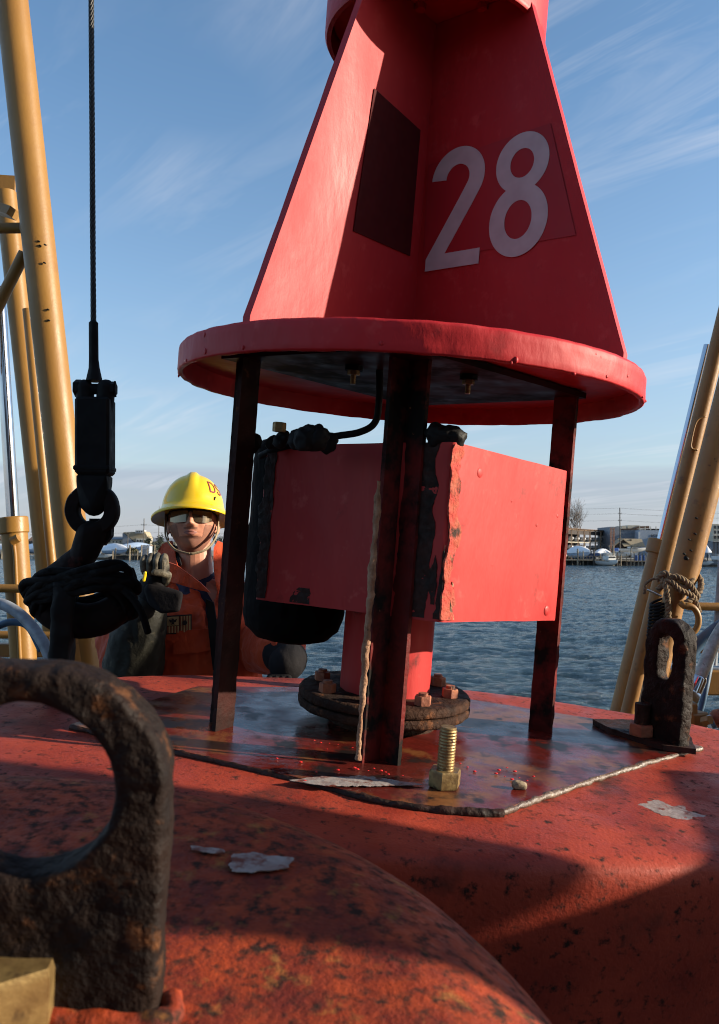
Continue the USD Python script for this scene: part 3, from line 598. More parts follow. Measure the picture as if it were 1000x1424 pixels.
lug = plate([(0, 0), (.052, 0), (.052, .040), (.035, .062), (0, .062)], .02); lugm = mf(lug) - mf(cyl((.036, .020, -.1), (.036, .020, .1), .0045, 16))
lugm = tm(lugm); lugm.vertices = np.stack([lugm.vertices[:, 0], lugm.vertices[:, 2], -lugm.vertices[:, 1]], 1); lugm.fix_normals()
q = px2(124, 721); lugm.apply_translation(q); hk.part("latch_lug", lugm, m_hook)
hk.part("neck", tm(hull_balls([(px2(124, 742), .030), (px2(138, 736), .020), (px2(116, 772), .031)])), m_hook)
rc = Thing("rope_coil", "black rope wound in many turns round the bowl of the dark hook", "rope", at(112, 830, YH))
rg2 = random.Random(8)
for k in range(24):
    cx_, cy_ = 112 + rg2.uniform(-9, 9), 828 + rg2.uniform(-9, 9); a_, b_ = rg2.uniform(58, 78), rg2.uniform(8, 34); tilt = rg2.uniform(-.12, .26); ph = rg2.uniform(0, 6)
    P = []
    for u in np.linspace(0, 2 * np.pi, 44):
        x, y = a_ * math.cos(u), b_ * math.sin(u) + 4 * math.sin(3 * u + ph)
        P.append(at(cx_ + x * math.cos(tilt) - y * math.sin(tilt), cy_ - x * math.sin(tilt) + y * math.cos(tilt) + 6 * math.sin(u + ph), YH - .055 + .10 * (math.sin(u) * .5 + .5) + rg2.uniform(-.006, .006) - .012 * k / 13))
    rc.part("turn", tube(np.array(P), .0090, 8, cap=False), m_rope, smooth=True)
rc.part("loose_end", tube(curve([px2(74, 850, -.03), px2(78, 872), px2(83, 893), px2(80, 908)], 16), .0075, 8), m_rope, smooth=True)
rc.part("loose_end", tube(curve([px2(150, 806, -.05), px2(178, 826, -.06), px2(196, 850, -.06), px2(206, 880, -.04)], 16), .0085, 8), m_rope, smooth=True)

# ------------------------------------------------------------------ the ship's A-frames, rams, rails and hoses
al = Thing("a_frame", "buff painted tubular A-frame leaning at the left edge of the picture", "A-frame", at(118, 930, 3.0))
def pt(x0, y0, x1, y1, Y, r, n=24, Y1=None): return cyl(at(x0, y0, Y), at(x1, y1, Y1 or Y), r, n)
mt = al.part("main_tube", pt(10, -60, 152, 1230, 3.0, .0600, 40), m_buff, smooth=50)
al.part("rear_tube", pt(8, 268, 88, 1000, 3.55, .046, 30), m_buff, smooth=50)
al.part("thin_tube", pt(38, 430, 84, 900, 3.35, .020, 20), m_buff, smooth=50)
al.part("gusset", box(at(-6, 266, 3.56), (.17, .015, .15), rotz(.1)), m_buff, smooth=False)
al.part("weld_ring", rough(tube(at(8, 268, 3.55) + .046 * (np.cos(t)[:, None] * V(1, 0, -.1) + np.sin(t)[:, None] * V(0, 1, 0)), .007, 8, cap=False), .01, .003, 60, 2), m_buff, smooth=True)
al.part("cross_brace", pt(-70, 318, 30, 317, 3.05, .0205), m_buff, smooth=50)
al.part("diagonal_brace", pt(34, 352, -40, 500, 3.05, .0225), m_buff, smooth=50)
al.part("channel_brace", box((at(-40, 272, 3.2) + at(30, 306, 3.05)) / 2, (.25, .05, .035), np.array(trimesh.transformations.rotation_matrix(.46, [0, 1, 0])[:3, :3]) @ rotz(-.5)), m_buff, smooth=False)
for x, y in ((53, 335), (55, 341), (62, 340), (61, 365), (66, 430), (67, 445)):
    al.part("paint_chip", tm(hull_balls([(at(x, y, 2.9425), .0034), (at(x + 2, y + 1, 2.9425), .0028)], 8)), m_black, parent=mt, smooth=True)
al.part("base_collar", cyl(at(98, 880, 3.0), at(116, 1010, 3.0), .076, 30), m_buffworn, smooth=50)
cl_ = Thing("hydraulic_ram", "buff hydraulic ram with a chrome rod beside the left A-frame", "hydraulic ram", at(30, 930, 3.2))
cl_.part("rod", pt(-2, 400, 19, 735, 3.2, .0245, 28), m_chrome, smooth=True)
gl = lathe([(.031, 0), (.054, 0), (.058, .004), (.058, .062), (.054, .066), (.031, .066), (.031, 0)], 40)
axd = at(17.5, 717, 3.2) - at(29, 860, 3.2); axd /= np.linalg.norm(axd)
def align(m, ax, o):
    a = np.cross(V(0, 1, 0), ax); a /= np.linalg.norm(a); b = np.cross(ax, a); m = m.copy(); m.vertices = m.vertices[:, :1] * a + m.vertices[:, 1:2] * b + m.vertices[:, 2:] * ax + o; return m
cl_.part("gland", align(gl, axd, at(19.5, 742, 3.2)), m_buff, smooth=40)
bdy = cl_.part("barrel", pt(20, 741, 46, 1100, 3.2, .0500, 36), m_buff, smooth=50)
cl_.part("port", pt(16, 753, 26, 748, 3.14, .017, 16), m_buff, parent=bdy, smooth=40)
cl_.part("feed_pipe", tube(curve([at(19, 757, 3.145), at(21, 775, 3.143), at(23, 820, 3.143), at(26, 880, 3.143), at(30, 960, 3.143)], 20), .0085, 10), m_buff, parent=bdy, smooth=True)
rl = Thing("guard_rail", "buff horizontal guard rail pipes and beam left of the lifting hook", "guard rail", at(20, 900, 3.4))
rl.part("rail", pt(-140, 816, 52, 819, 3.1, .0165), m_buff, smooth=50); rl.part("rail", pt(-140, 881, 112, 884, 3.45, .0170), m_buff, smooth=50)
rl.part("beam", box((at(-30, 903, 3.5) + at(135, 905, 3.5)) / 2, (.75, .07, .055), ch=.006), m_buffworn)
for px_, py_ in ((-60, 860), (108, 862)): rl.part("post", pt(px_, py_ - 45, px_ + 4, 1040, 3.52, .022), m_buffworn, smooth=50)
gh = Thing("grey_hose", "thick grey hydraulic hose arching over the left rail", "hose", at(20, 850, 2.5))
gh.part("hose", tube(curve([at(-60, 846, 2.6), at(-10, 838, 2.55), at(22, 850, 2.5), at(48, 876, 2.45), at(66, 906, 2.42), at(80, 950, 2.4)], 40), .0175, 16), m_hose, smooth=True)
bh = Thing("blue_hose", "thin blue hose curving below the grey hose at left", "hose", at(10, 866, 2.7))
bh.part("hose", tube(curve([at(-50, 892, 2.7), at(-6, 872, 2.7), at(18, 865, 2.7), at(40, 872, 2.7), at(58, 905, 2.7)], 30), .0125, 12), m_bluehose, smooth=True)

YR = 3.3
ar = Thing("a_frame", "worn buff A-frame tubes slanting up at the right edge, rope lashed", "A-frame", at(900, 960, YR))
sl = .252
lx = lambda y: 961 - (y - 760) * sl
mt = ar.part("main_tube", tube([at(lx(380), 380, YR), at(lx(800), 800, YR), at(lx(812), 812, YR)], [.0575, .0575, .050], 40), m_buffworn, smooth=50)
ar.part("stub_tube", pt(lx(800) - 6, 800, lx(1150) + 2, 1150, YR, .045, 30), m_buffworn, smooth=50)
ar.part("thin_tube", tube([at(930 - (y - 760) * .242, y, YR + .14) for y in (400, 700, 1120)], .0325, 24), m_buffworn, smooth=50)
ar.part("wire_handle", tube(curve([at(970, 626, YR + .1), at(961, 622, YR + .1), at(964, 600, YR + .1), at(970, 584, YR + .1), at(981, 579, YR + .1)], 26), .0048, 8), m_buffworn, smooth=True)
for x, y, r in ((954, 776, .010), (951, 770, .005), (960, 765, .004), (958, 750, .004), (966, 742, .005), (968, 720, .004)):
    ar.part("paint_chip", tm(hull_balls([(at(x, y, YR - .0575 + r * .86), r), (at(x + 2, y + 1, YR - .0575 + r * .70), r * .8)], 8)), m_black, parent=mt, smooth=True)
cr = Thing("hydraulic_ram", "worn buff hydraulic ram with slim rod behind the right A-frame", "hydraulic ram", at(880, 960, YR + .3))
cr.part("rod", pt(919, 750, 984, 480, YR + .3, .0165, 24), m_chrome, smooth=True)
axd2 = at(919, 752, YR + .3) - at(884, 900, YR + .3); axd2 /= np.linalg.norm(axd2)
cr.part("gland", align(gl, axd2, at(915.5, 771, YR + .3)), m_buffworn, smooth=40)
cr.part("barrel", pt(915.5, 768, 834, 1110, YR + .3, .0440, 36), m_buffworn, smooth=50)
rp = Thing("rope_lashing", "frayed tan rope lashed round the foot of the right A-frame tube", "rope", at(945, 820, YR))
def laid(path, r, mat, name="turn", k=3, lay=.05):
    P = np.asarray(path); T = np.gradient(P, axis=0); T /= np.linalg.norm(T, axis=1, keepdims=True); N = np.cross(T, V(.3, 1, .2)); N /= np.linalg.norm(N, axis=1, keepdims=True); Bn = np.cross(T, N)
    s = np.r_[0, np.cumsum(np.linalg.norm(np.diff(P, axis=0), axis=1))]
    m = [tube(P + r * .52 * (np.cos(s / lay * 6.28 + j * 6.28 / k)[:, None] * N + np.sin(s / lay * 6.28 + j * 6.28 / k)[:, None] * Bn), r * .55, 7) for j in range(k)]
    rp.part(name, m, mat, smooth=True)
for pts_ in ([(913, 806, -.05), (925, 797, -.075), (940, 812, -.075), (955, 818, -.07), (966, 800, -.03), (972, 788, .03)], [(915, 820, -.05), (930, 808, -.08), (945, 820, -.085), (962, 828, -.075), (968, 840, -.07), (972, 852, -.06)],
             [(918, 800, -.05), (926, 815, -.085), (929, 840, -.075), (930, 862, -.06), (936, 880, -.055)], [(966, 798, -.02), (974, 806, -.03), (973, 822, -.05), (958, 836, -.08), (948, 842, -.085)], [(920, 812, -.07), (938, 802, -.08), (958, 812, -.08), (971, 832, -.06)]):
    laid(curve([at(x, y, YR + d) for x, y, d in pts_], 60), .0125, m_tanrope)
wc = Thing("wire_coil", "dark coiled spring of wire hooked between the right tubes", "wire coil", at(910, 850, YR))
s_ = np.linspace(0, 1, 300); base_ = at(919, 835, YR - .02) + (at(907, 882, YR - .02) - at(919, 835, YR - .02)) * s_[:, None]
wc.part("coil", tube(base_ + .036 * (1.1 - .6 * s_[:, None]) * (np.cos(s_ * 60)[:, None] * V(1, 0, .35) + np.sin(s_ * 60)[:, None] * V(0, 1, 0)), .0055, 6), m_black, smooth=True)
wc.part("hook", tube(curve([at(896, 826, YR - .05), at(898, 812, YR - .05), at(912, 804, YR - .05), at(922, 808, YR - .05)], 20), .0055, 8), m_tanrope, smooth=True)
wc.part("clip", tube([at(900, 820, YR - .09), at(920, 829, YR - .09)], .0045, 8), m_chrome, smooth=True)
sh = Thing("ring_hook", "open buff painted ring hook under the rope lashing", "ring", at(962, 862, YR - .1))
tt = np.linspace(1.9, -2.0, 40); cx0 = at(957, 862, YR - .1)
sh.part("ring", tube(np.vstack([[at(946, 838, YR - .09)], cx0 + V(.042, 0, 0) * np.cos(tt)[:, None] + V(0, 0, .056) * np.sin(tt)[:, None] + V(0, .0, 0), [at(948, 876, YR - .09)]]), .0125, 14), m_buff, smooth=True)
sh.part("latch_bar", pt(940, 862, 957, 877, YR - .11, .0085), m_buff, smooth=50)
rr_ = Thing("guard_rail", "buff guard rails and broad beam behind the right rusty eye", "guard rail", at(985, 930, 3.7))
rr_.part("rail", pt(955, 843, 1120, 846, 3.7, .019), m_buff, smooth=50); rr_.part("rail", pt(948, 901, 1120, 902, 3.75, .0235), m_buff, smooth=50)
rr_.part("beam", box((at(930, 947, 3.75) + at(1100, 949, 3.75)) / 2, (.65, .09, .115), ch=.008), m_buff)
rr_.part("ledge", box((at(930, 927, 3.8) + at(1100, 929, 3.8)) / 2, (.65, .16, .012)), m_hose)
rr_.part("bracket", pt(1003, 780, 993, 925, 3.72, .014), m_hose, smooth=50)
h2 = Thing("braided_hose", "grey braided hose with steel fittings right of the rusty eye", "hose", at(975, 960, 2.75))
ph = curve([at(1060, 800, 2.9), at(1020, 852, 2.85), at(996, 888, 2.8), at(978, 930, 2.75), at(968, 955, 2.73)], 40)
h2.part("hose", tube(ph, .0220, 18), m_steelhose, smooth=True)
h2.part("ferrule", tube([at(974, 940, 2.74), at(972.5, 944, 2.74), at(965, 962, 2.73), at(963.5, 966, 2.73)], [.022, .0265, .0265, .022], 20), m_chrome, smooth=40)
axf = at(960, 974, 2.72) - at(966, 958, 2.73)
h2.part("swivel_nut", hexnut(at(965, 962, 2.73), .0285, .040, ax=axf), m_chrome)
h2.part("elbow", tube(curve([at(960, 972, 2.72), at(956, 986, 2.72), at(954, 1004, 2.72)], 12), .021, 16), m_buff, smooth=True)
b2 = Thing("blue_hose", "thin blue hose rising behind the braided hose at right", "hose", at(975, 985, 3.0))
b2.part("hose", tube(curve([at(966, 1015, 3.0), at(975, 985, 3.0), at(981, 960, 3.0), at(992, 910, 3.05), at(1010, 880, 3.1)], 20), .0115, 10), m_bluehose, smooth=True)
b3 = Thing("dark_hose", "dark slanting hose between the right guard rails", "hose", at(980, 885, 3.4))
b3.part("hose", tube(curve([at(955, 915, 3.4), at(975, 892, 3.4), at(1000, 872, 3.4), at(1040, 850, 3.4)], 20), .027, 12), m_bluehose, smooth=True)
vb = Thing("valve_block", "small bright buff valve block by the hull edge at far right", "valve block", at(968, 1000, 2.7))
vb.part("block", box(at(966, 1000, 2.72), (.075, .06, .05), rotz(.4), ch=.006), m_buff); vb.part("flange", box(at(962, 992, 2.70), (.03, .03, .07), rotz(.4), ch=.004), m_buff)
vb.part("bolt", hexnut(at(978, 1003, 2.66), .016, .03, ax=(.5, -1, .4)), m_buff); vb.part("cap", hexnut(at(984, 996, 2.68), .014, .05, ax=(.3, -.6, -1)), m_chrome)
vb.part("knob", tm(hull_balls([(at(999, 998, 2.75), .030), (at(1006, 1004, 2.75), .026)])), m_orangenut)
# what stands on the deck beside and behind the photographer, out of the picture: a crane post and the deckhouse
cp = Thing("crane_post", "flared buff crane post on deck to the right, outside the picture", "crane", (2.3, .68, 1.55))
cp.part("post", tube([(2.3, .68, 1.55), (2.3, .70, 2.95), (2.3, .72, 3.2), (2.3, .785, 3.45), (2.3, .84, 3.72)], [.26, .27, .28, .335, .38], 48), m_buff, smooth=50)
cp.part("head", cyl((2.3, .84, 3.72), (2.3, .85, 3.80), .38, 48, r2=.32), m_buff, smooth=50)
cp.part("foot", cyl((2.3, .68, 1.55), (2.3, .68, 1.63), .46, 48), m_buff, smooth=50)
lk = Thing("deck_locker", "buff steel deck locker behind the crane post, outside the picture", "locker", (2.3, 1.25, 1.55))
lk.part("body", box((2.3, 1.24, 2.30), (.40, .50, 1.48), ch=.02), m_buff); lk.part("lid", box((2.3, 1.24, 3.062), (.44, .54, .04), ch=.01), m_buff); lk.part("handle", tube([(2.07, 1.15, 2.7), (2.04, 1.15, 2.7), (2.04, 1.35, 2.7), (2.07, 1.35, 2.7)], .01, 8), m_black)
tk = Thing("hydraulic_tank", "buff hydraulic tank on deck outside the right edge of the picture", "tank", (1.95, 2.5, 1.55))
tk.part("body", box((1.95, 2.50, 2.62), (.40, .56, 2.05), ch=.03), m_buff); tk.part("lid", box((1.95, 2.50, 3.665), (.44, .60, .04), ch=.01), m_buff); tk.part("filler_cap", cyl((1.95, 2.6, 3.68), (1.95, 2.6, 3.75), .06, 20), m_black)
for sx_ in (-.15, .15):
    for sy_ in (2.28, 2.72): tk.part("leg", cyl((1.95 + sx_, sy_, 1.55), (1.95 + sx_, sy_, 1.62), .04, 12), m_black)
dh = Thing("deckhouse", "grey deckhouse of the ship behind the photographer", "deckhouse", (0, -2.6, 1.55))
m_house = surf("deckhouse_paint", (.10, .10, .10), (.08, .08, .08), 2, (.6, .7))
dh.part("wall", box((0, -2.8, 4.0), (4.5, 1.6, 4.9), ch=.05), m_house)
dh.part("roof", box((0, -2.5, 6.50), (4.7, 2.6, .10), ch=.02), m_house)
for x in (-1.5, -.5, .5, 1.5): dh.part("window", box((x, -1.995, 5.2), (.7, .03, .6), ch=.02), m_chrome)

# ------------------------------------------------------------------ the man behind the buoy
YP = 2.65
hp_ = lambda x, y, dy=0.0: at(x, y, YP + dy)
man = Thing("person", "person in yellow hard hat, mirrored glasses and orange suit, right gloved fist raised", "person", V(-.57, YP, 1.55))
HC = hp_(268, 722, 0)
ct, st_ = math.cos(-.13), math.sin(-.13)
HR = np.array([[1, 0, 0], [0, ct, -st_], [0, st_, ct]]) @ rotz(.14)
HR = np.array(trimesh.transformations.rotation_matrix(-.02, [0, 1, 0])[:3, :3]) @ HR
def head_to(m):
    m = m.copy(); m.vertices = m.vertices @ HR.T + HC; return m
def sstep(x, a, b): t = np.clip((x - a) / (b - a), 0, 1); return t * t * (3 - 2 * t)
def make_head():
    m = trimesh.creation.icosphere(5, 1.0); v = m.vertices; n = np.sign(v) * np.abs(v) ** .92; n /= np.linalg.norm(n, axis=1, keepdims=True) ** .7
    x, y, z = n[:, 0] * .077, n[:, 1] * .097, n[:, 2] * .117
    lower = sstep(-z, .02, .115); x = x * (1 - .11 * lower); front = sstep(-n[:, 1], .15, .7)
    back = sstep(n[:, 1], -.1, .6); y = y - back * lower * .035
    y = y - front * lower * .004
    g = lambda cx, cz, sx, sz: np.exp(-((x - cx) / sx) ** 2 - ((z - cz) / sz) ** 2)
    prof_n = np.interp(z, [-.046, -.038, -.031, -.02, .0, .014, .03], [0, .010, .025, .019, .010, .004, 0])
    d = prof_n * np.exp(-(x / (.0105 + .1 * np.clip(-z, 0, .05))) ** 2) + .007 * (g(.0125, -.034, .006, .007) + g(-.0125, -.034, .006, .007))
    d += -.008 * (g(.031, .002, .016, .012) + g(-.031, .002, .016, .012)) + .004 * np.exp(-((z - .022) / .010) ** 2 - (x / .05) ** 2)
    d += .005 * (g(.043, -.028, .016, .018) + g(-.043, -.028, .016, .018)) + .005 * g(0, -.052, .024, .010) + .004 * g(0, -.064, .020, .006)
    d += -.004 * g(0, -.0575, .022, .0022) - .003 * g(0, -.074, .022, .006) + .008 * g(0, -.100, .022, .016)
    y = y - front * d
    m.vertices = np.stack([x, y, z], 1); return m
headm = make_head()
def ear(s):
    e = lathe([(0, -.006), (.014, -.006), (.019, 0), (.015, .005), (.009, .001), (0, .001)], 20); e.vertices = e.vertices * [1, 1.6, 1]
    e.vertices = np.stack([e.vertices[:, 2] * s, e.vertices[:, 0], e.vertices[:, 1]], 1); e.vertices = e.vertices @ rotz(-.45 * s).T + V(s * .079, .012, -.022); e.fix_normals(); return e
neck = hull_balls([(HC + V(0, .028, -.07), .054), (hp_(268, 775, .04), .058), (hp_(270, 812, .05), .068)], 24)
sho = hull_balls([(hp_(212, 845, .02), .06), (hp_(330, 845, .02), .06), (hp_(270, 820, .05), .07), (hp_(245, 960, .02), .10), (hp_(305, 960, .02), .10)])
hipz = 2.52
legs = [limb([(V(-.57 + s * .09, YP + .02, hipz), .085), (V(-.57 + s * .11, YP - .01, 2.06), .062), (V(-.57 + s * .12, YP + .03, 1.63), .045), (V(-.57 + s * .12, YP - .10, 1.60), .035)]) for s in (-1, 1)]
armR = limb([(hp_(204, 845, .02), .055), (hp_(168, 905, -.06), .048), (hp_(190, 910, -.16), .046), (hp_(214, 822, -.24), .033)])
armL = limb([(hp_(336, 845, .02), .055), (hp_(352, 898, -.04), .048), (hp_(398, 908, -.26), .033)])
body = Manifold.batch_boolean([mf(head_to(headm)), mf(head_to(ear(-1))), mf(head_to(ear(1))), neck, sho, armR, armL] + legs, manifold3d.OpType.Add)
bd = man.part("body", body, m_skin, smooth=True)
sel = headm.copy(); fc = sel.triangles_center; keep = (fc[:, 1] < .01) & ((fc[:, 2] < -.068) | ((fc[:, 2] < -.030) & (np.abs(fc[:, 0]) > .046 + .25 * (fc[:, 2] + .03))) | ((np.abs(fc[:, 0]) < .022) & (fc[:, 2] > -.0475) & (fc[:, 2] < -.0405)))
sel.update_faces(keep); sel.remove_unreferenced_vertices(); sel.vertices = sel.vertices + sel.vertex_normals * .0006
man.part("stubble", head_to(sel), m_beard, parent=bd, smooth=True)
def on_face(x, z, off):
    v = headm.vertices; f = v[v[:, 1] < 0]; d = (f[:, 0] - x) ** 2 + (f[:, 2] - z) ** 2; k = np.argsort(d)[:4]; return V(x, f[k, 1].mean() - off, z)
for zz, rr0, w in ((-.0535, .0042, .021), (-.0615, .0048, .019)):
    xs = np.linspace(-w, w, 13); P = np.array([on_face(x, zz - .004 * (x / w) ** 2 * (1 if zz > -.06 else -1), .0002) for x in xs]); P[:, 1] = np.convolve(np.pad(P[:, 1], 2, mode="edge"), np.ones(5) / 5, "valid")
    man.part("lip", head_to(tube(P, rr0 * (1 - .75 * (xs / w) ** 2) + .0004, 10)), m_lip, parent=bd, smooth=True)
hairm = headm.copy(); fc = hairm.triangles_center; hairm.update_faces((fc[:, 1] > .012) & (fc[:, 2] > -.055) | (fc[:, 2] > .055)); hairm.remove_unreferenced_vertices(); hairm.vertices = hairm.vertices + hairm.vertex_normals * .004
man.part("hair", head_to(hairm), m_hair, smooth=True)
# hard hat
AX_, BY_, AZ_ = .103, .124, .128
def hat_shell():
    u = np.linspace(0, np.pi / 2, 20)
    out = [(1.0 * math.cos(a), math.sin(a)) for a in u]
    n = 96; t_ = np.linspace(0, 2 * np.pi, n, endpoint=False); rings = []
    for sx_, zz in [(.90, -.012), (1.02, -.010), (1.30, -.030), (1.315, -.027), (1.31, -.022), (1.06, .004), (1.02, .012)]:
        rings.append(np.stack([AX_ * sx_ * np.cos(t_), BY_ * sx_ * np.sin(t_) * (1 if sx_ < 1.03 else 1.02), 0 * t_ + zz + (.008 * np.abs(np.sin(t_)) if sx_ > 1.1 else 0)], 1))
    for c_, s_2 in out[2:]:
        r_ = max(c_, 1e-3) ** .86; x = AX_ * r_ * np.cos(t_); y = BY_ * r_ * np.sin(t_); z = 0 * t_ + AZ_ * s_2
        ridge = np.exp(-(x / .017) ** 4) * sstep(z, .035, .085); z = z + ridge * .009; y = y * (1 + .02 * ridge)
        rings.append(np.stack([x, y, z], 1))
    return loft(rings)
hat_o = V(0, .006, .021)
HT_R = np.array(trimesh.transformations.rotation_matrix(-.06, [1, 0, 0])[:3, :3])
def hat_to(m): m = tm(m).copy(); m.vertices = m.vertices @ HT_R.T + hat_o; return head_to(m)
hat = man.part("hard_hat", hat_to(hat_shell()), m_helmet, smooth=40)
def hat_letter(ch, f0, f1, z0, z1):
    m = meshkit.text_mesh(ch, .03, .001); m = tm(mf(m).refine_to_length(.003)); lo, hi = m.bounds; e = hi - lo
    f = f0 + (m.vertices[:, 0] - lo[0]) / e[0] * (f1 - f0); z = z0 + (m.vertices[:, 1] - lo[1]) / e[1] * (z1 - z0); k = (1 - (z / AZ_) ** 2) ** .43 * 1.012 + m.vertices[:, 2] * 8
    m.vertices = np.stack([AX_ * k * np.sin(f), -BY_ * k * np.cos(f), z], 1); man.part("letter", hat_to(m), m_maroon, parent=hat, label=f"dark red letter {ch}", smooth=False)
hat_letter("D", .66, .95, .050, .092); hat_letter("S", 1.02, 1.28, .050, .092)
man.part("slot", hat_to(tm(hull_balls([((.0735, -.086, .026), .0025), ((.0755, -.084, .035), .0025)], 8))), m_black, parent=hat)
# glasses
def lens(s):
    xs, zs = np.linspace(.005, .066, 13), np.linspace(0, 1, 7); v = []
    for o in (0, .0022):
        for x in xs:
            lo, hi = -.026 + .012 * max(0, 1 - x / .016) + .006 * max(0, (x - .05) / .016), .0135
            for k in zs: v.append((s * x, -.1065 + 7.5 * x * x + o, lo + (hi - lo) * k - .001))
    n = 7; f = []; K = len(xs) * n
    for i in range(len(xs) - 1):
        for k in range(n - 1):
            a = i * n + k; f += [(a, a + n, a + n + 1), (a, a + n + 1, a + 1), (K + a, K + a + n + 1, K + a + n), (K + a, K + a + 1, K + a + n + 1)]
    m = trimesh.Trimesh(v, f, process=False); return m
for s in (-1, 1): man.part("lens", head_to(lens(s)), m_lens, smooth=True)
fr_ = [V(x, -.1075 + 7.5 * x * x, .0135) for x in np.linspace(-.067, .067, 25)]
gf = man.part("glasses_frame", head_to(tube(fr_, .0025, 8)), m_black)
man.part("bridge", head_to(tube([V(-.007, -.108, .008), V(0, -.1125, .010), V(.007, -.108, .008)], .003, 8)), m_black, parent=gf)
for s in (-1, 1): man.part("temple_arm", head_to(tube([V(s * .067, -.073, .0115), V(s * .079, -.03, .008), V(s * .083, .012, -.004)], .0028, 8)), m_black, parent=gf)
for s in (-1, 1):
    P = curve([V(s * .086, -.024, .01), V(s * .085, -.040, -.03), V(s * .0785, -.056, -.072), V(s * .050, -.068, -.110), V(s * .012, -.076, -.1245), V(0, -.077, -.126)], 30)
    man.part("chin_strap", head_to(tube(P, .0078, 10, flat=(.35, 1))), m_strap, smooth=True)
    P2 = curve([V(s * .085, -.010, .01), V(s * .086, -.004, -.02), V(s * .080, -.022, -.05), V(s * .072, -.05, -.075)], 20)
    man.part("chin_strap", head_to(tube(P2, .0062, 8, flat=(.35, 1))), m_strap, smooth=True)
# suit
def wrinkle(m, edge, amp, sc, seed, it=8, sq=(1, 1, .55)):
    g = soft(m, edge, it); p = g.vertices * np.array(sq)
    d = (1 - np.abs(2 * fbm(p, sc, 4, seed) - 1) * 2.6) * amp; g.vertices = g.vertices + g.vertex_normals * d[:, None]; return g
tor = Manifold.batch_boolean([hull_balls([(hp_(212, 843, .03), .078), (hp_(330, 843, .03), .078), (hp_(272, 826, .07), .075)]),
    hull_balls([(hp_(212, 846, .03), .080), (hp_(330, 846, .03), .080), (hp_(240, 885, -.03), .115), (hp_(306, 885, -.03), .115), (hp_(240, 965, 0), .135), (hp_(306, 965, 0), .135)]),
    limb([(hp_(208, 845, .03), .078), (hp_(172, 890, -.03), .082), (hp_(178, 925, -.13), .080)]),
    limb([(hp_(334, 845, .03), .078), (hp_(352, 898, -.03), .080), (hp_(386, 906, -.20), .066), (hp_(396, 907, -.235), .062)])], manifold3d.OpType.Add)
vee = plate([tuple((hp_(x, y)[[0, 2]])) for x, y in ((240, 780), (304, 780), (305, 862), (296, 868), (286, 838), (270, 812), (250, 798))], .40, (0, YP + .02, 0), (1, 0, 0), (0, 0, 1))
jk = wrinkle(tor - mf(vee), .011, .0095, 19, 7)
jp = man.part("jacket", jk, m_suit, smooth=60)
man.part("shirt", soft(hull_balls([(hp_(225, 846, .05), .065), (hp_(318, 846, .05), .065), (hp_(270, 812, .055), .073), (hp_(245, 900, -.01), .095), (hp_(300, 900, -.01), .095)]), .02, 4), m_navy, smooth=True)
def sheet(px, th, mat, name, parent=None, step=.02, seed=1, amp=.003, label=None):
    """A piece of cloth: a polygon of (x, y, depth offset), given thickness and a little rumple."""
    A = np.array(px, float); P2 = Polygon(A[:, :2]); g = trimesh.creation.extrude_polygon(P2, 1.0, engine="earcut"); g = tm(mf(g).refine_to_length(6.0)); g.merge_vertices()
    xy = g.vertices[:, :2]; w = 1 / (np.linalg.norm(xy[:, None] - A[None, :, :2], axis=2) ** 2 + 1e-3); dy = (w * A[:, 2]).sum(1) / w.sum(1)
    pos = np.array([hp_(x, y, d) for (x, y), d in zip(xy, dy)]); pos[:, 1] += g.vertices[:, 2].round() * th + (fbm(pos, 25, 3, seed) - .5) * 2 * amp
    m = trimesh.Trimesh(pos, g.faces, process=False); m.fix_normals(); return man.part(name, m, mat, parent=parent, smooth=50, label=label)
sheet([(232, 781, -.09), (246, 786, -.11), (262, 798, -.135), (278, 810, -.15), (292, 824, -.155), (270, 819, -.155), (250, 813, -.15), (229, 806, -.12)], .012, m_suit, "lapel", jp, seed=3)
sheet([(216, 806, .03), (216, 772, .05), (226, 756, .05), (238, 752, .03), (243, 768, -.02), (247, 788, -.06), (236, 806, -.07)], .02, m_suit, "collar", jp, seed=4)
sheet([(297, 762, .0), (303, 752, .03), (313, 757, .05), (322, 800, .04), (318, 836, -.06), (306, 838, -.10), (300, 812, -.08), (297, 790, -.05)], .02, m_suit, "collar", jp, seed=5)
sheet([(238, 756, .045), (246, 760, .0), (252, 786, -.05), (244, 790, -.03)], .012, m_suitdark, "collar_lining", jp, seed=6)
def surfY(m, px, py):
    v = m.vertices - V(0, 0, CZ); d = v @ CF; x = PCX + FPX * (v @ CR) / d; y = PCY - FPX * (v @ CU) / d
    near_ = np.hypot(x - px, y - py) < 5; return v[near_][:, 1].min() - YP
sheet([(286, 833, -.16), (297, 838, -.15), (302, 870, -.165), (303, 932, -.165), (296, 932, -.165), (290, 880, -.162)], .012, m_suitdark, "front_flap", jp, seed=9)
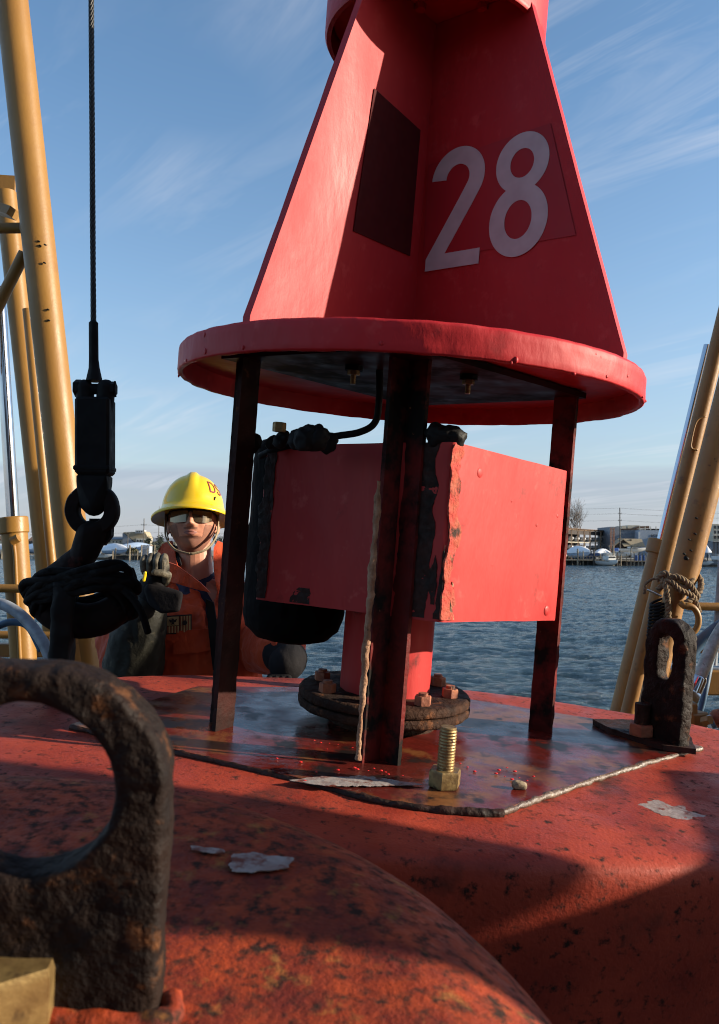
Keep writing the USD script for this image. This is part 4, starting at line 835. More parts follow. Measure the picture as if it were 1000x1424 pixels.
# flap pocket and the badge on the chest
cY = min(surfY(jk, x, y) for x, y in ((250, 862), (265, 862), (280, 862), (265, 850), (265, 874)))
pk = sheet([(240, 878, cY), (290, 874, cY), (293, 904, cY - .012), (276, 908, cY - .014), (258, 909, cY - .014), (241, 910, cY - .012)], .014, m_suit, "pocket_flap", jp, seed=12, amp=.008)
def badge(name, mat, pts, off):
    A = [hp_(247.5 + u * 31 + .08 * 0, 852.5 + v_ * 22 - u * 2.0, 0) for u, v_ in pts]
    yb = YP + cY - .004 - off
    m = plate([(a[0], a[2]) for a in A], .003, (0, yb + .003, 0), (1, 0, 0), (0, 0, 1)); return man.part(name, m, mat, parent=jp, smooth=False)
badge("badge", m_patchdark, [(-.04, -.06), (1.04, -.06), (1.04, 1.06), (-.04, 1.06)], 0)
badge("badge_field", m_tan, [(.02, .02), (.50, .02), (.50, .54), (.02, .54)], .002)
for k in range(8):
    u0 = .54 + k * .058
    badge("badge_stripe", (m_tan if k % 2 else m_patchrust), [(u0, .02), (u0 + .046, .02), (u0 + .046, .98), (u0, .98)], .002)
for k in range(8):
    u0 = .02 + k * .062
    badge("badge_stripe", (m_tan if k % 2 else m_patchrust), [(u0, .58), (u0 + .05, .58), (u0 + .05, .98), (u0, .98)], .002)
badge("badge_eagle", m_patchdark, [(.08, .14), (.20, .22), (.26, .10), (.32, .22), (.44, .14), (.38, .34), (.30, .36), (.33, .50), (.26, .44), (.19, .50), (.22, .36), (.14, .34)], .004)
badge("badge_seal", m_patchdark, [(.76 + .10 * math.cos(a), .42 + .15 * math.sin(a)) for a in np.linspace(0, 6.2, 12)], .004)
man.part("trousers", wrinkle(Manifold.batch_boolean([hull_balls([(V(-.50, YP, 2.62), .135), (V(-.64, YP, 2.62), .135), (V(-.50, YP, 2.48), .125), (V(-.64, YP, 2.48), .125)])] + [limb([(V(-.57 + s * .085, YP + .02, 2.5), .120), (V(-.57 + s * .11, YP - .01, 2.06), .095), (V(-.57 + s * .12, YP + .03, 1.70), .085)]) for s in (-1, 1)], manifold3d.OpType.Add), .02, .006, 14, 8), m_suit, smooth=60)
for s in (-1, 1): man.part("boot", soft(limb([(V(-.57 + s * .12, YP + .03, 1.80), .07), (V(-.57 + s * .12, YP + .03, 1.63), .065), (V(-.57 + s * .12, YP - .12, 1.605), .05)]), .015, 4), m_black, smooth=True)
# gloves: long gauntlets, five fingers each
def fist(C, X, Yv, Z, s, curl=1.0):
    """C the palm's middle; X along the knuckles towards the thumb, Yv out of the palm, Z towards the knuckles."""
    w = lambda x, y, z: C + (X * x + Yv * y + Z * z) * s
    f = [hull_balls([(w(-.026, -.004, .022 * s), .017 * s), (w(.026, -.004, .022 * s), .017 * s), (w(-.022, -.002, -.034), .018 * s), (w(.024, 0, -.034), .019 * s)])]
    for i, (x, L_) in enumerate(((-.033, .86), (-.0115, .97), (.0105, 1.0), (.0325, .95))):
        f.append(limb([(w(x * .96, -.002, .030 * s), .0122 * s), (w(x, .016 * L_, .052 * L_), .0125 * s), (w(x * 1.0, .047 * L_, .042 * s), .0118 * s), (w(x * .97, .050 * L_, .012 * s), .0112 * s), (w(x * .93, .034, .000 * s), .0104 * s)], 12))
    f.append(limb([(w(.030, .006, -.030), .0165 * s), (w(.043, .030, -.008), .0138 * s), (w(.030, .056, .004 * s), .0125 * s), (w(.008, .066, .008 * s), .0112 * s)], 12))
    return Manifold.batch_boolean(f, manifold3d.OpType.Add)
FC = hp_(217.5, 794, -.27)
gR = man.part("glove", wrinkle(limb([(hp_(186, 924, -.155), .092), (hp_(192, 885, -.20), .082), (hp_(204, 848, -.235), .060)]), .012, .006, 15, 21), m_glove, smooth=60, label="long black rubber gauntlet on the raised right forearm")
man.part("cuff", soft(hull_balls([(hp_(203, 812, -.25), .022), (hp_(216, 806, -.27), .030), (hp_(206, 842, -.25), .038), (hp_(218, 838, -.26), .032)]), .01, 3), m_suitdark, parent=gR, smooth=60)
man.part("cuff_flap", soft(hull_balls([(hp_(210, 820, -.29), .020), (hp_(212, 836, -.29), .014), (hp_(249, 827, -.30), .012), (hp_(246, 846, -.30), .011), (hp_(225, 848, -.30), .011)]), .008, 3), m_suitdark, parent=gR, smooth=60)
man.part("hand", soft(fist(FC, V(1, 0, 0), V(.05, -.98, -.15), V(-.05, -.10, 1), .90), .0038, 4), m_leather, parent=gR, smooth=True, label="clenched gloved fist with worn palm")
man.part("yellow_tag", tm(hull_balls([(FC + V(-.012, -.078, -.004), .005), (FC + V(-.016, -.076, -.024), .005)], 8)), m_helmet, parent=gR)
gL = man.part("glove", wrinkle(limb([(hp_(392, 910, -.245), .058), (hp_(402, 917, -.28), .054), (hp_(398, 924, -.31), .050)]), .010, .003, 20, 22), m_suitdark, smooth=60, label="black glove of the left hand resting on the hull")
HL = hp_(388, 946, -.335)
man.part("hand", soft(fist(HL, V(-1, 0, 0), V(0, -.35, -.94), V(.1, -.94, .30), .85), .0038, 4), m_suitdark, parent=gL, smooth=True)

# ------------------------------------------------------------------ the far shore
YL, YRS = 205.0, 188.0                     # depth of the left and right quays
def bpx(x0, y0, x1, y1, Y, d, ch=0.0, dy=0.0):
    """A box standing at depth Y whose front face covers the given stretch of the picture, d metres deep."""
    a, b = at(x0, y0, Y), at(x1, y1, Y); lo, hi = np.minimum(a, b), np.maximum(a, b)
    return box(((lo[0] + hi[0]) / 2, Y + d / 2 + dy, (lo[2] + hi[2]) / 2), (hi[0] - lo[0], d, hi[2] - lo[2]), ch=ch)
def ground(px, Y): p = at(px, 765, Y); return p[0]
m_shore = surf("shore_ground", (.20, .18, .14), (.13, .12, .10), .6, (.8, .95), bump=(3, .3, .05))
m_bulk = surf("dark_bulkhead", (.022, .020, .019), (.035, .030, .026), 2, (.7, .9), bump=(6, .4, .05))
m_pile = surf("weathered_pile", (.24, .20, .14), (.13, .10, .07), 3, (.8, .95), bump=(8, .4, .02))
m_piled = surf("dark_pile", (.05, .04, .033), (.03, .025, .02), 3, (.8, .95), bump=(8, .4, .02))
m_wht = surf("white_gelcoat", (.52, .52, .50), (.46, .46, .45), 1, (.25, .4), bump=(4, .05, .01))
m_wrap = surf("white_wrap", (.62, .63, .65), (.54, .55, .58), 1.4, (.3, .5), bump=(3, .3, .05))
m_wrapb = surf("pale_blue_wrap", (.30, .38, .50), (.24, .32, .44), 1.4, (.35, .5), bump=(3, .3, .05))
m_boatblue = surf("blue_hull", (.03, .06, .14), None, 1, (.3, .4)); m_tarp = surf("blue_tarp", (.02, .08, .28), None, 1, (.5, .6))
m_gray = surf("grey_siding", (.17, .185, .21), (.15, .165, .19), .5, (.6, .8), bump=(1.5, .2, .05)); m_palegray = surf("pale_siding", (.26, .30, .36), (.24, .28, .33), .4, (.6, .8))
m_cream = surf("cream_wall", (.46, .42, .33), (.40, .37, .29), .4, (.7, .9)); m_tanroof = surf("tan_roof", (.30, .245, .165), (.26, .21, .14), 1, (.8, .95), bump=(3, .3, .04))
m_brownroof = surf("brown_roof", (.11, .065, .04), None, 1, (.8, .95)); m_darkwin = surf("dark_window", (.015, .018, .022), None, 1, (.1, .2)); m_tanpost = surf("tan_post", (.36, .25, .17), (.30, .20, .13), 1, (.7, .9))
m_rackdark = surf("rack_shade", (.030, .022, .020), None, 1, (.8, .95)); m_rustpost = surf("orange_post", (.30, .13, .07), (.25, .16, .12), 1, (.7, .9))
m_drum = surf("blue_drum", (.02, .07, .22), None, 1, (.4, .5)); m_letterd = surf("dark_letter", (.03, .04, .06), None, 1, (.6, .7))
m_pole = surf("utility_pole", (.10, .085, .07), (.07, .06, .05), 1, (.8, .95)); m_bark = surf("bare_bark", (.16, .125, .10), (.11, .085, .07), 2, (.9, .98))
m_green = surf("evergreen", (.020, .030, .018), (.012, .018, .012), 3, (.7, .9)); m_olive = surf("olive_foliage", (.07, .065, .022), (.05, .045, .015), 3, (.7, .9)); m_stone = surf("pale_rubble", (.50, .47, .40), (.36, .33, .28), 2, (.8, .95), bump=(4, .6, .1))

def shore_block(x0, x1, Y, top):
    n = 60; xs = np.linspace(x0, x1, n); tpp = [(x, Y + 1.2 * math.sin(x * .11) * 0) for x in xs]
    return box(((x0 + x1) / 2, Y + 300, top / 2 - 2), (x1 - x0, 600, top + 4))
single("shore", [shore_block(-420, 12, YL, 1.25), shore_block(12.1, 420, YRS, 1.25)], m_shore, kind="structure", label="low far shore behind the quays", smooth=False)
def bulkhead(name, x0, x1, Y, ztop, label, n):
    b = Thing(name, label, "bulkhead", ((x0 + x1) / 2, Y, 0))
    w = (x1 - x0) / n
    for k in range(n): b.part("plank", box((x0 + (k + .5) * w, Y - .12 - .03 * (k % 2), ztop / 2 - .6), (w * .95, .18, ztop + 1.2)), m_bulk, smooth=False)
    b.part("cap", box(((x0 + x1) / 2, Y - .15, ztop + .08), (x1 - x0 + .2, .55, .16)), m_pile, smooth=False)
bulkhead("bulkhead", ground(-15, YL), ground(246, YL), YL - .2, 1.1, "dark plank bulkhead along the left far shore", 40)
bulkhead("bulkhead", ground(770, YRS), ground(1040, YRS), YRS - .2, 1.0, "dark plank bulkhead along the right far shore", 40)
ORD = "first second third fourth fifth sixth seventh eighth ninth tenth".split()
_n = {}
def nth(key): _n[key] = _n.get(key, 0) + 1; return ORD[_n[key] - 1]
def piling(px, y0, y1, Y, w, mat, label, grp):
    label = label.replace("piling", f"piling, {nth(grp)} from left", 1)
    a, b = at(px, y0, Y), at(px, y1, Y); a = V(b[0], Y, a[2])
    single("piling", tube([V(b[0], Y, -.6), V(b[0] + .02, Y, a[2] - .05), a], [w, w * .95, w * .8], 8), mat, label, "piling", grp, smooth=50)
for px, y0, Y, w in ((786, 768, 186, .17), (803.5, 763, 185, .19), (811, 766, 186.5, .14), (826, 764, 184.5, .20), (835, 770, 186.5, .12), (853, 759, 183, .22), (858.5, 768, 185, .16), (863.5, 771, 185.5, .15)):
    piling(px, y0, 787, Y, w, m_pile if int(px) % 2 else m_piled, "weathered timber piling before the open boat rack on the right shore", "pilings before the boat rack")
for px, y0, Y, w in ((871.5, 770, 186.5, .11), (877.5, 762, 186.5, .13), (882, 768, 186.3, .13), (888, 769, 186.3, .12), (893, 769, 186.3, .13), (898, 769, 186.3, .12), (904.5, 764, 186, .16), (911, 770, 186.3, .12)):
    piling(px, y0, 785, Y, w, m_pile, "pale timber piling before the blue drums on the right quay", "pilings before the blue drums")
for px, y0, Y, w in ((979, 772, 185, .13), (984, 770, 185, .13), (991, 764, 185, .14)):
    piling(px, y0, 788, Y, w, m_piled, "dark piling by the white peaked tent at far right", "pilings by the tent")
for px, y0, Y, w in ((156.5, 766, 203.5, .17), (160.3, 762, 203, .19), (180, 758, 202.5, .22), (183.5, 766, 203.6, .12), (187, 766, 203.6, .12), (191, 766, 203.6, .12), (196.3, 758, 202.5, .18), (205, 762, 203, .16), (214.5, 758, 203, .18)):
    piling(px, y0, 779, Y, w, m_pile, "pale timber piling along the dark left quay", "pilings along the left quay")
for px, y0, Y, w in ((2, 765, 203, .2), (49, 764, 203, .2)):
    piling(px, y0, 777, Y, w, m_pile, "lone piling beside the buff ram on the left shore", "pilings far left")
# --- boats
def boat_hull(Lb, bm, h, n=9):
    """Bow towards -y: stations from transom to stem."""
    rings = []
    for i, t_ in enumerate(np.linspace(0, 1, n)):
        y = Lb / 2 - Lb * t_; w = bm / 2 * (1 - max(0, (t_ - .35) / .65) ** 2.2) + .02; zk = h * .75 * max(0, (t_ - .55) / .45) ** 2; zs = h * (1 + .22 * t_ ** 2)
        rings.append(np.array([[-w, y, zs], [-w * .98, y, zs - .12 * h], [-w * .82, y, zk + (zs - zk) * .35], [0, y - .0, zk], [w * .82, y, zk + (zs - zk) * .35], [w * .98, y, zs - .12 * h], [w, y, zs]]))
    return loft(rings)
def motorboat(name, label, base, Lb, bm, h, hullm, group=None, cover=None, cabin=False, rz=0.0, top=None):
    b = Thing(name, label, "boat", base, group, M=rotz(rz))
    hp2 = b.part("hull", boat_hull(Lb, bm, h), hullm, smooth=40)
    b.part("rub_rail", box((0, Lb * .12, h * 1.0), (bm * 1.03, Lb * .7, .07)), m_darkwin, parent=hp2, smooth=False)
    if cover is not None:
        hh = top or h * 1.2
        rings = []
        for t_ in np.linspace(0, 1, 9):
            y = Lb / 2 * 1.0 - Lb * t_; w = bm / 2 * 1.06 * (1 - max(0, (t_ - .4) / .6) ** 2.4) + .03; z0 = h * (1 + .22 * t_ ** 2) - .1; zt_ = z0 + hh * (math.sin(math.pi * min(1, .18 + .8 * t_)) ** .8) * (1 - .3 * t_)
            rings.append(np.array([[-w, y, z0 - .25], [-w * .92, y, z0 + .35 * (zt_ - z0)], [-w * .35, y, z0 + .93 * (zt_ - z0)], [0, y, zt_], [w * .35, y, z0 + .93 * (zt_ - z0)], [w * .92, y, z0 + .35 * (zt_ - z0)], [w, y, z0 - .25]]))
        b.part("shrink_wrap", loft(rings), cover, smooth=50)
    else:
        b.part("windscreen", box((0, -Lb * .05, h * 1.28), (bm * .62, Lb * .04, h * .42), ch=.02), m_darkwin)
        b.part("console", box((0, Lb * .02, h * 1.15), (bm * .5, Lb * .12, h * .45), ch=.03), m_wht)
        b.part("engine", box((0, Lb * .52, h * .85), (bm * .22, Lb * .08, h * .9), ch=.03), m_darkwin)
    if cabin:
        b.part("cabin", box((0, -Lb * .02, h * 1.55), (bm * .74, Lb * .34, h * .8), ch=.12), m_wht); b.part("cabin_window", box((0, -Lb * .19 - .03, h * 1.66), (bm * .60, .06, h * .34), ch=.02), m_darkwin)
        b.part("hard_top", box((0, Lb * .05, h * 2.25), (bm * .8, Lb * .4, .09), ch=.03), m_wht)
        for sx_ in (-1, 1):
            for sy_ in (-.1, .2): b.part("strut", cyl((sx_ * bm * .34, Lb * sy_, h * 1.1), (sx_ * bm * .36, Lb * sy_, h * 2.24), .035, 6), m_wht)
        b.part("antenna", cyl((bm * .3, Lb * .1, h * 2.2), (bm * .32, Lb * .16, h * 3.6), .02, 6), m_wht)
    return b
def bx_(px, py, Y): p = at(px, py, Y); return (p[0], Y, p[2])
# open rack of stored boats
RK = [(786.3, 200.0), (794.9, 203.4), (803.9, 206.8), (812.4, 210), (820.5, 213.2), (828.2, 216.2), (835.4, 219), (843, 222)]
rk = Thing("boat_rack", "long open rack building stacking three tiers of white boats", "boat rack", (at(786, 765, 200)[0], 200, 1.25))
rx = [at(p, 765, Y)[0] for p, Y in RK]; ZT = at(786, 735, 200)[2]; zl = [1.3, 3.55, 5.75]
for (p, Y), x in zip(RK, rx):
    rk.part("post", box((x, Y, (ZT + 1.2) / 2), (.30, .30, ZT - 1.2)), m_tanpost, smooth=False)
    rk.part("rear_post", box((x + .6, Y + 7.0, (ZT + 1.2) / 2), (.30, .30, ZT - 1.2)), m_tanpost, smooth=False)
for i in range(len(RK) - 1):
    a, b = V(rx[i], RK[i][1], 0), V(rx[i + 1], RK[i + 1][1], 0)
    for z, h_, mt_ in ((zl[1] - .12, .20, m_cream), (zl[2] - .12, .20, m_cream), (ZT - .08, .22, m_tanpost)): rk.part("beam", tube([a + V(0, 0, z), b + V(0, 0, z)], h_ / 1.7, 4), mt_, smooth=False)
    u_ = (b - a); Lq = np.linalg.norm(u_); u_ /= Lq
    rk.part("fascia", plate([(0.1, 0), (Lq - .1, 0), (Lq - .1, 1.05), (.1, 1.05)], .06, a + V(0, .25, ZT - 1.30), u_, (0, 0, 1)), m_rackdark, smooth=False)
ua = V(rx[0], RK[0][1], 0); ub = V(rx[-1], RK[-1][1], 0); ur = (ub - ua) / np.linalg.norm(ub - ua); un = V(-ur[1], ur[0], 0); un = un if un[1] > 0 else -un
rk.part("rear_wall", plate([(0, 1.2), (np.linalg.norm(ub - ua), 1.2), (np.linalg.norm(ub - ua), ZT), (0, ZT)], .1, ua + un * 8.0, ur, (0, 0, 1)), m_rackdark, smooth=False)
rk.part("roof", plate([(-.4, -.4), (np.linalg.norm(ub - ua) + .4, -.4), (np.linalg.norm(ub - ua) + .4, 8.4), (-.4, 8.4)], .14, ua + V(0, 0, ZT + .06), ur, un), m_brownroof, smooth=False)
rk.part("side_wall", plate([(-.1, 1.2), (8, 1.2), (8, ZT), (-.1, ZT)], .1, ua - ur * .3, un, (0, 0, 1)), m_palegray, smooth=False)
proto = None; rgb_ = random.Random(3)
for i in range(len(RK) - 1):
    for tier in range(3):
        if i == 6 and tier == 0: continue
        c_ = (V(rx[i], RK[i][1], 0) + V(rx[i + 1], RK[i + 1][1], 0)) / 2 + un * 1.3
        nm = f"white motorboat on the {['bottom', 'middle', 'top'][tier]} tier of the open rack, {ORD[i]} bay from left"; ba = (c_[0], c_[1], zl[tier] + .15)
        wid = abs(rx[i + 1] - rx[i]) * .86
        if proto is None:
            proto = motorboat("rack_boat", nm, (0, 0, 0), 4.6, 1.55, .85, m_wht, "boats stored in the rack", cover=m_wrap, top=.55)
            x = UsdGeom.Xformable(stage.GetPrimAtPath(proto.path)); x.ClearXformOpOrder(); x.MakeMatrixXform().Set(Gf.Matrix4d().SetTranslate(Gf.Vec3d(*map(float, ba))))
        else: copy_of(proto, "rack_boat", nm, "boat", ba, "boats stored in the rack", rgb_.uniform(-.08, .08), (rgb_.uniform(.9, 1.02), 1, rgb_.uniform(.85, 1.15)))
motorboat("wrapped_boat", "white shrink-wrapped boat with tall peaked cover before the rack", bx_(808, 776, 192), 6.0, 3.3, 1.5, m_wrapb, cover=m_wrap, top=1.7, rz=.5)
motorboat("wrapped_boat", "rounded white shrink-wrapped boat left of the lattice tower", bx_(836.5, 777, 193), 6.0, 3.2, 1.3, m_wrapb, cover=m_wrap, top=1.4, rz=-.6)
motorboat("blue_boat", "dark blue hulled boat on the quay beside the peaked white cover", bx_(820, 777, 191), 5.0, 2.4, 1.2, m_boatblue, rz=.9)
motorboat("moored_cruiser", "white cabin cruiser moored at the right quay by tall pilings", bx_(847, 787.5, 183.5), 6.2, 3.0, 1.25, m_wht, cabin=True, rz=.35)
motorboat("white_boat", "white motorboat on the quay left of the utility pole", bx_(860, 775, 190), 6.5, 2.4, 1.1, m_wht, rz=1.1)
motorboat("white_boat", "long white boat hauled out under the tan cottage roof", bx_(876, 769, 196), 7.5, 2.6, 1.1, m_wht, rz=1.35)
single("tarp", box(bx_(857, 764.5, 192), (1.1, 1.2, .85), ch=.15), m_tarp, "bright blue tarpaulin bundle right of the lattice tower", "tarpaulin")
for k, px in enumerate((885.2, 890.2, 895.5, 900.2)):
    p = at(px, 776.5, 188.6); d_ = Thing("drum", f"blue drum, {ORD[k]} from left in the row on the right quay", "drum", (p[0], 188.6, 1.25), "blue drums on the quay")
    d_.part("body", lathe([(0, 0), (.42, 0), (.42, .35), (.45, .38), (.42, .41), (.42, .82), (.45, .85), (.42, .88), (.42, 1.25), (0, 1.25)], 18, (p[0], 188.6, 1.25)), m_drum); d_.part("lid", cyl((p[0], 188.6, 2.5), (p[0], 188.6, 2.54), .40, 16), m_darkwin)
# timber jetty with its handrail
jt = Thing("jetty", "pale timber jetty with handrail in front of the boat rack", "jetty", bx_(815, 780, 187))
xa, xb = ground(781, 187), ground(873, 187)
for k in range(22):
    w = (xb - xa) / 22; jt.part("plank", box((xa + (k + .5) * w, 187, 1.22), (w * .93, 2.0, .10)), m_pile, smooth=False)
for k in range(23): jt.part("baluster", box((xa + k * (xb - xa) / 22, 186.1, 1.72), (.09, .09, .9)), m_pile, smooth=False)
jt.part("handrail", box(((xa + xb) / 2, 186.1, 2.20), (xb - xa, .12, .10)), m_pile, smooth=False)
for k in range(9): jt.part("leg", cyl((xa + .5 + k * (xb - xa - 1) / 8, 186.3, -.6), (xa + .5 + k * (xb - xa - 1) / 8, 186.3, 1.16), .14, 8), m_piled)
# lattice tower
tw = Thing("lattice_tower", "tall rust orange lattice tower at the end of the boat rack", "tower", bx_(852.5, 775, 198))
x0, x1 = at(850.6, 765, 198)[0], at(854.4, 765, 198)[0]; zt_ = at(852, 733.5, 198)[2]
for x in (x0, x1):
    for dy in (0, .8): tw.part("upright", box((x, 198 + dy, (zt_ + 1.2) / 2), (.17, .17, zt_ - 1.2)), m_rustpost, smooth=False)
for k in range(11): tw.part("rung", box(((x0 + x1) / 2, 198, 1.9 + k * (zt_ - 2) / 10.5), (x1 - x0 - .17, .10, .14)), m_rustpost, smooth=False)
# buildings on the right
def windows(t, wall, xs, zs, Y, w, h):
    for x in xs:
        for z in zs:
            f = t.part("window", box((x, Y - .03, z), (w, .10, h)), m_wht, parent=wall, smooth=False) if False else t.part("window_frame", box((x, Y - .02, z), (w + .16, .08, h + .16)), m_wht, smooth=False)
            t.part("pane", box((x, Y - .05, z), (w, .06, h)), m_darkwin, parent=f, smooth=False)
gb = Thing("grey_warehouse", "grey metal warehouse with roof huts behind the lattice tower", "warehouse", bx_(869, 775, 214))
gb.part("wall", bpx(862, 736.5, 890, 776, 214, 14), m_gray, smooth=False); gb.part("left_bay", bpx(849.5, 732.5, 861.9, 776, 213.4, 12), m_gray, smooth=False)
gb.part("brick_base", bpx(855.5, 751, 861.9, 776, 213.2, .15), m_rustpost, smooth=False)
gb.part("eave", bpx(861, 735.2, 890.5, 736.4, 213.7, 14.4), m_brownroof, smooth=False); gb.part("band", bpx(862.2, 740.8, 889.6, 741.5, 213.9, .08), m_palegray, smooth=False)
gb.part("roof_hut", bpx(864.5, 731.2, 871, 735.2, 217, 5), m_cream, smooth=False); gb.part("roof_hut", bpx(873.5, 730.3, 889, 735.1, 218, 5), m_cream, smooth=False)
gb.part("roof_slope", plate([tuple(at(x, y, 217.6)[[0, 2]]) for x, y in ((877, 735.1), (884, 732), (898, 731.8), (898, 735.1))], 3, (0, 217.6 + .2, 0), (1, 0, 0), (0, 0, 1)), m_brownroof, smooth=False)
windows(gb, None, [at(857, 0, 213.4)[0]], [at(0, 741.5, 213.4)[2]], 213.4, 1.2, .7)
wb = Thing("white_warehouse", "pale windowless warehouse with three lines of dark lettering", "warehouse", bx_(915, 775, 210))
wb.part("wall", bpx(890, 737, 987, 776, 210, 16), m_palegray, smooth=False); wb.part("parapet", bpx(902, 735.2, 986, 736.9, 210.5, 15), m_brownroof, smooth=False)
wb.part("corner_trim", bpx(888.2, 739.5, 889.9, 749, 209.9, .4), m_wht, smooth=False)
for px in (889.8, 897.5, 905, 912.5, 919, 923, 931, 944, 958, 972): wb.part("roof_post", bpx(px - .5, 731 + (px > 890) * 1.2, px + .5, 736.9, 210.2, .2), m_cream, smooth=False)
for txt, px, py, w in (("MON TO", 905, 746.4, 16), ("MERCRU", 903.2, 752.9, 17), ("MARINE", 900.8, 759.2, 17)):
    m = meshkit.text_mesh(txt, .62, .03, bold=True); m.vertices = np.stack([m.vertices[:, 0], -m.vertices[:, 2], m.vertices[:, 1]], 1); m.fix_normals()
    p = at(px, py, 210); m.apply_translation((p[0], 209.97, p[2])); wb.part("lettering", m, m_letterd, label="line of dark lettering", smooth=False)
ct_ = Thing("cottage", "small cottage with dark gable and pale tan roof by the pole", "cottage", bx_(872, 772, 203))
def gable(t, x0, x1, ye, yr, yb, Y, d, wall, roof, xr=None):
    """Walls and pitched roof, gable end to the viewer."""
    a, b, r = at(x0, ye, Y), at(x1, ye, Y), at(xr or (x0 + x1) / 2, yr, Y); zb_ = at(x0, yb, Y)[2]
    w_ = t.part("wall", plate([(a[0], zb_), (b[0], zb_), (b[0], a[2]), (r[0], r[2]), (a[0], a[2])], d, (0, Y + d, 0), (1, 0, 0), (0, 0, 1)), wall, smooth=False)
    for p_, q_ in ((a, r), (b, r)):
        s_1 = np.sign(p_[0] - r[0]); P4 = [(p_[0] + s_1 * .4, p_[2] - .2), (r[0], r[2] + .02), (r[0], r[2] + .24), (p_[0] + s_1 * .4, p_[2] + .02)]
        t.part("roof", plate(P4 if s_1 > 0 else P4[::-1], d + .6, (0, Y + d + .3, 0), (1, 0, 0), (0, 0, 1)), roof, smooth=False)
    return w_
gable(ct_, 855.5, 877, 759, 750.5, 775, 203, 4, m_rackdark, m_tanroof)
ct_.part("side_roof", plate([(0, 0), (5.4, 0), (4.8, 2.3), (-1.2, 2.3)], .12, V(*at(868, 760.2, 202.6)), (1, 0, 0), tuple(V(0, .5, .866))), m_tanroof, smooth=False)
ct_.part("side_wall", bpx(868, 760.4, 888, 775, 203, 4), m_wht, smooth=False); ct_.part("chimney", bpx(876.2, 750, 878.6, 757, 203.3, .6), m_rackdark, smooth=False)
apt = Thing("apartment_block", "white apartment block with balconies at the far right edge", "apartment block", bx_(1000, 775, 200))
apt.part("wall", bpx(991.5, 728.5, 1030, 753, 200, 10), m_cream, smooth=False); apt.part("ground_floor", bpx(991, 753.2, 1030, 776, 199.5, 10), m_gray, smooth=False)
for px in (994.5, 999.5, 1006, 1012, 1018):
    for py in (733, 740, 747):
        f = apt.part("window_frame", bpx(px - 1.7, py - 2.6, px + 1.7, py + 2.6, 199.96, .08), m_wht, smooth=False); apt.part("pane", bpx(px - 1.4, py - 2.3, px + 1.4, py + 2.3, 199.9, .06), m_darkwin, parent=f, smooth=False)
for py in (752.4, 744): apt.part("balcony", bpx(991.2, py, 1030, py + 1, 198.9, 1), m_wht, smooth=False)
for k in range(7): apt.part("column", bpx(993 + k * 5, 753.4, 993.8 + k * 5, 776, 199.2, .2), m_piled, smooth=False)
tn = Thing("peaked_tent", "small white peaked tent on the quay at far right", "tent", bx_(983, 775, 190))
p = at(983, 768.4, 190)
tn.part("canopy", lathe([(1.35, 0), (1.0, .35), (.55, .95), (.18, 1.6), (0, 2.0), ], 16, (p[0], 190, p[2])), m_wrap, smooth=40)
for sx_ in (-1, 1):
    for sy_ in (-1, 1): tn.part("pole", cyl((p[0] + sx_ * .95, 190 + sy_ * .95, 1.25), (p[0] + sx_ * .95, 190 + sy_ * .95, p[2] + .05), .05, 6), m_wht)
motorboat("dark_boat", "grey boat moored at the far right edge beyond the tube", bx_(995, 787, 184), 6, 2.8, 1.2, m_gray, cabin=True, rz=1.2)
motorboat("white_boat", "white boat moored below the peaked tent", bx_(979, 786.5, 184.5), 4.5, 2.0, .95, m_wht, rz=.8)
# poles and wires
def utility_pole(px, ytop, ybot, Y, r, arms, label):
    t_ = Thing("utility_pole", label, "utility pole", (at(px, 765, Y)[0], Y, 1.2)); a, b = at(px, ytop, Y), at(px, ybot, Y)
    x = a[0]; t_.part("shaft", tube([(x, Y, 1.0), (x, Y, a[2])], [r * 1.2, r * .8], 10), m_pole)
    for y, w in arms:
        z = at(px, y, Y)[2]; ar_ = t_.part("crossarm", box((x, Y - .14, z), (w, .12, .14)), m_pole, smooth=False)
        for s_2 in (-.42, .42): t_.part("insulator", cyl((x + s_2 * w, Y - .14, z + .07), (x + s_2 * w, Y - .14, z + .30), .06, 8), m_gray, parent=ar_)
utility_pole(862, 706, 770, 200, .16, ((714.5, .9), (724, .9)), "dark utility pole carrying wires behind the cottage")
utility_pole(200.4, 721, 775, 214, .13, ((730, 1.6),), "utility pole with crossarm right of the tan roofed house")
utility_pole(178, 741, 775, 209, .11, ((742, .8),), "short dark lamp pole before the grey gable")
utility_pole(48.5, 722, 775, 214, .14, ((733, 1.2), (740, 1.8), (744, 2.2)), "pole with many crossarms between the buff tubes")
utility_pole(221.5, 704, 775, 222, .09, ((731, .8),), "thin pale mast left of the hard hat's brim")
def power_line(px0, y0, px1, y1, Y0, Y1, sag, label):
    a, b = at(px0, y0, Y0), at(px1, y1, Y1); s1 = np.linspace(0, 1, 18)[:, None]; P = a + (b - a) * s1 - V(0, 0, 1) * 4 * sag * s1 * (1 - s1)
    single("power_line", tube(P, .022, 5), m_pole, label, "power line", smooth=True)
power_line(700, 708, 862, 706.5, 230, 200, .2, "highest wire running to the right pole"); power_line(862, 706.5, 1060, 716, 200, 190, .2, "highest wire leaving the right pole")
power_line(700, 715, 862, 714.3, 230, 200, .2, "middle wire running to the right pole"); power_line(862, 714.3, 1060, 722, 200, 190, .2, "middle wire leaving the right pole")
power_line(700, 723.5, 862, 723.8, 230, 200, .2, "lowest wire running to the right pole"); power_line(862, 723.8, 1060, 731, 200, 190, .2, "lowest wire leaving the right pole")
power_line(60, 735, 200, 729.5, 214, 214, .3, "upper wire running to the left pole"); power_line(200, 729.5, 340, 736, 214, 222, .3, "upper wire leaving the left pole")
power_line(100, 741, 200, 739.5, 214, 214, .3, "lower wire running to the left pole"); power_line(200, 739.5, 340, 741, 214, 222, .3, "lower wire leaving the left pole")
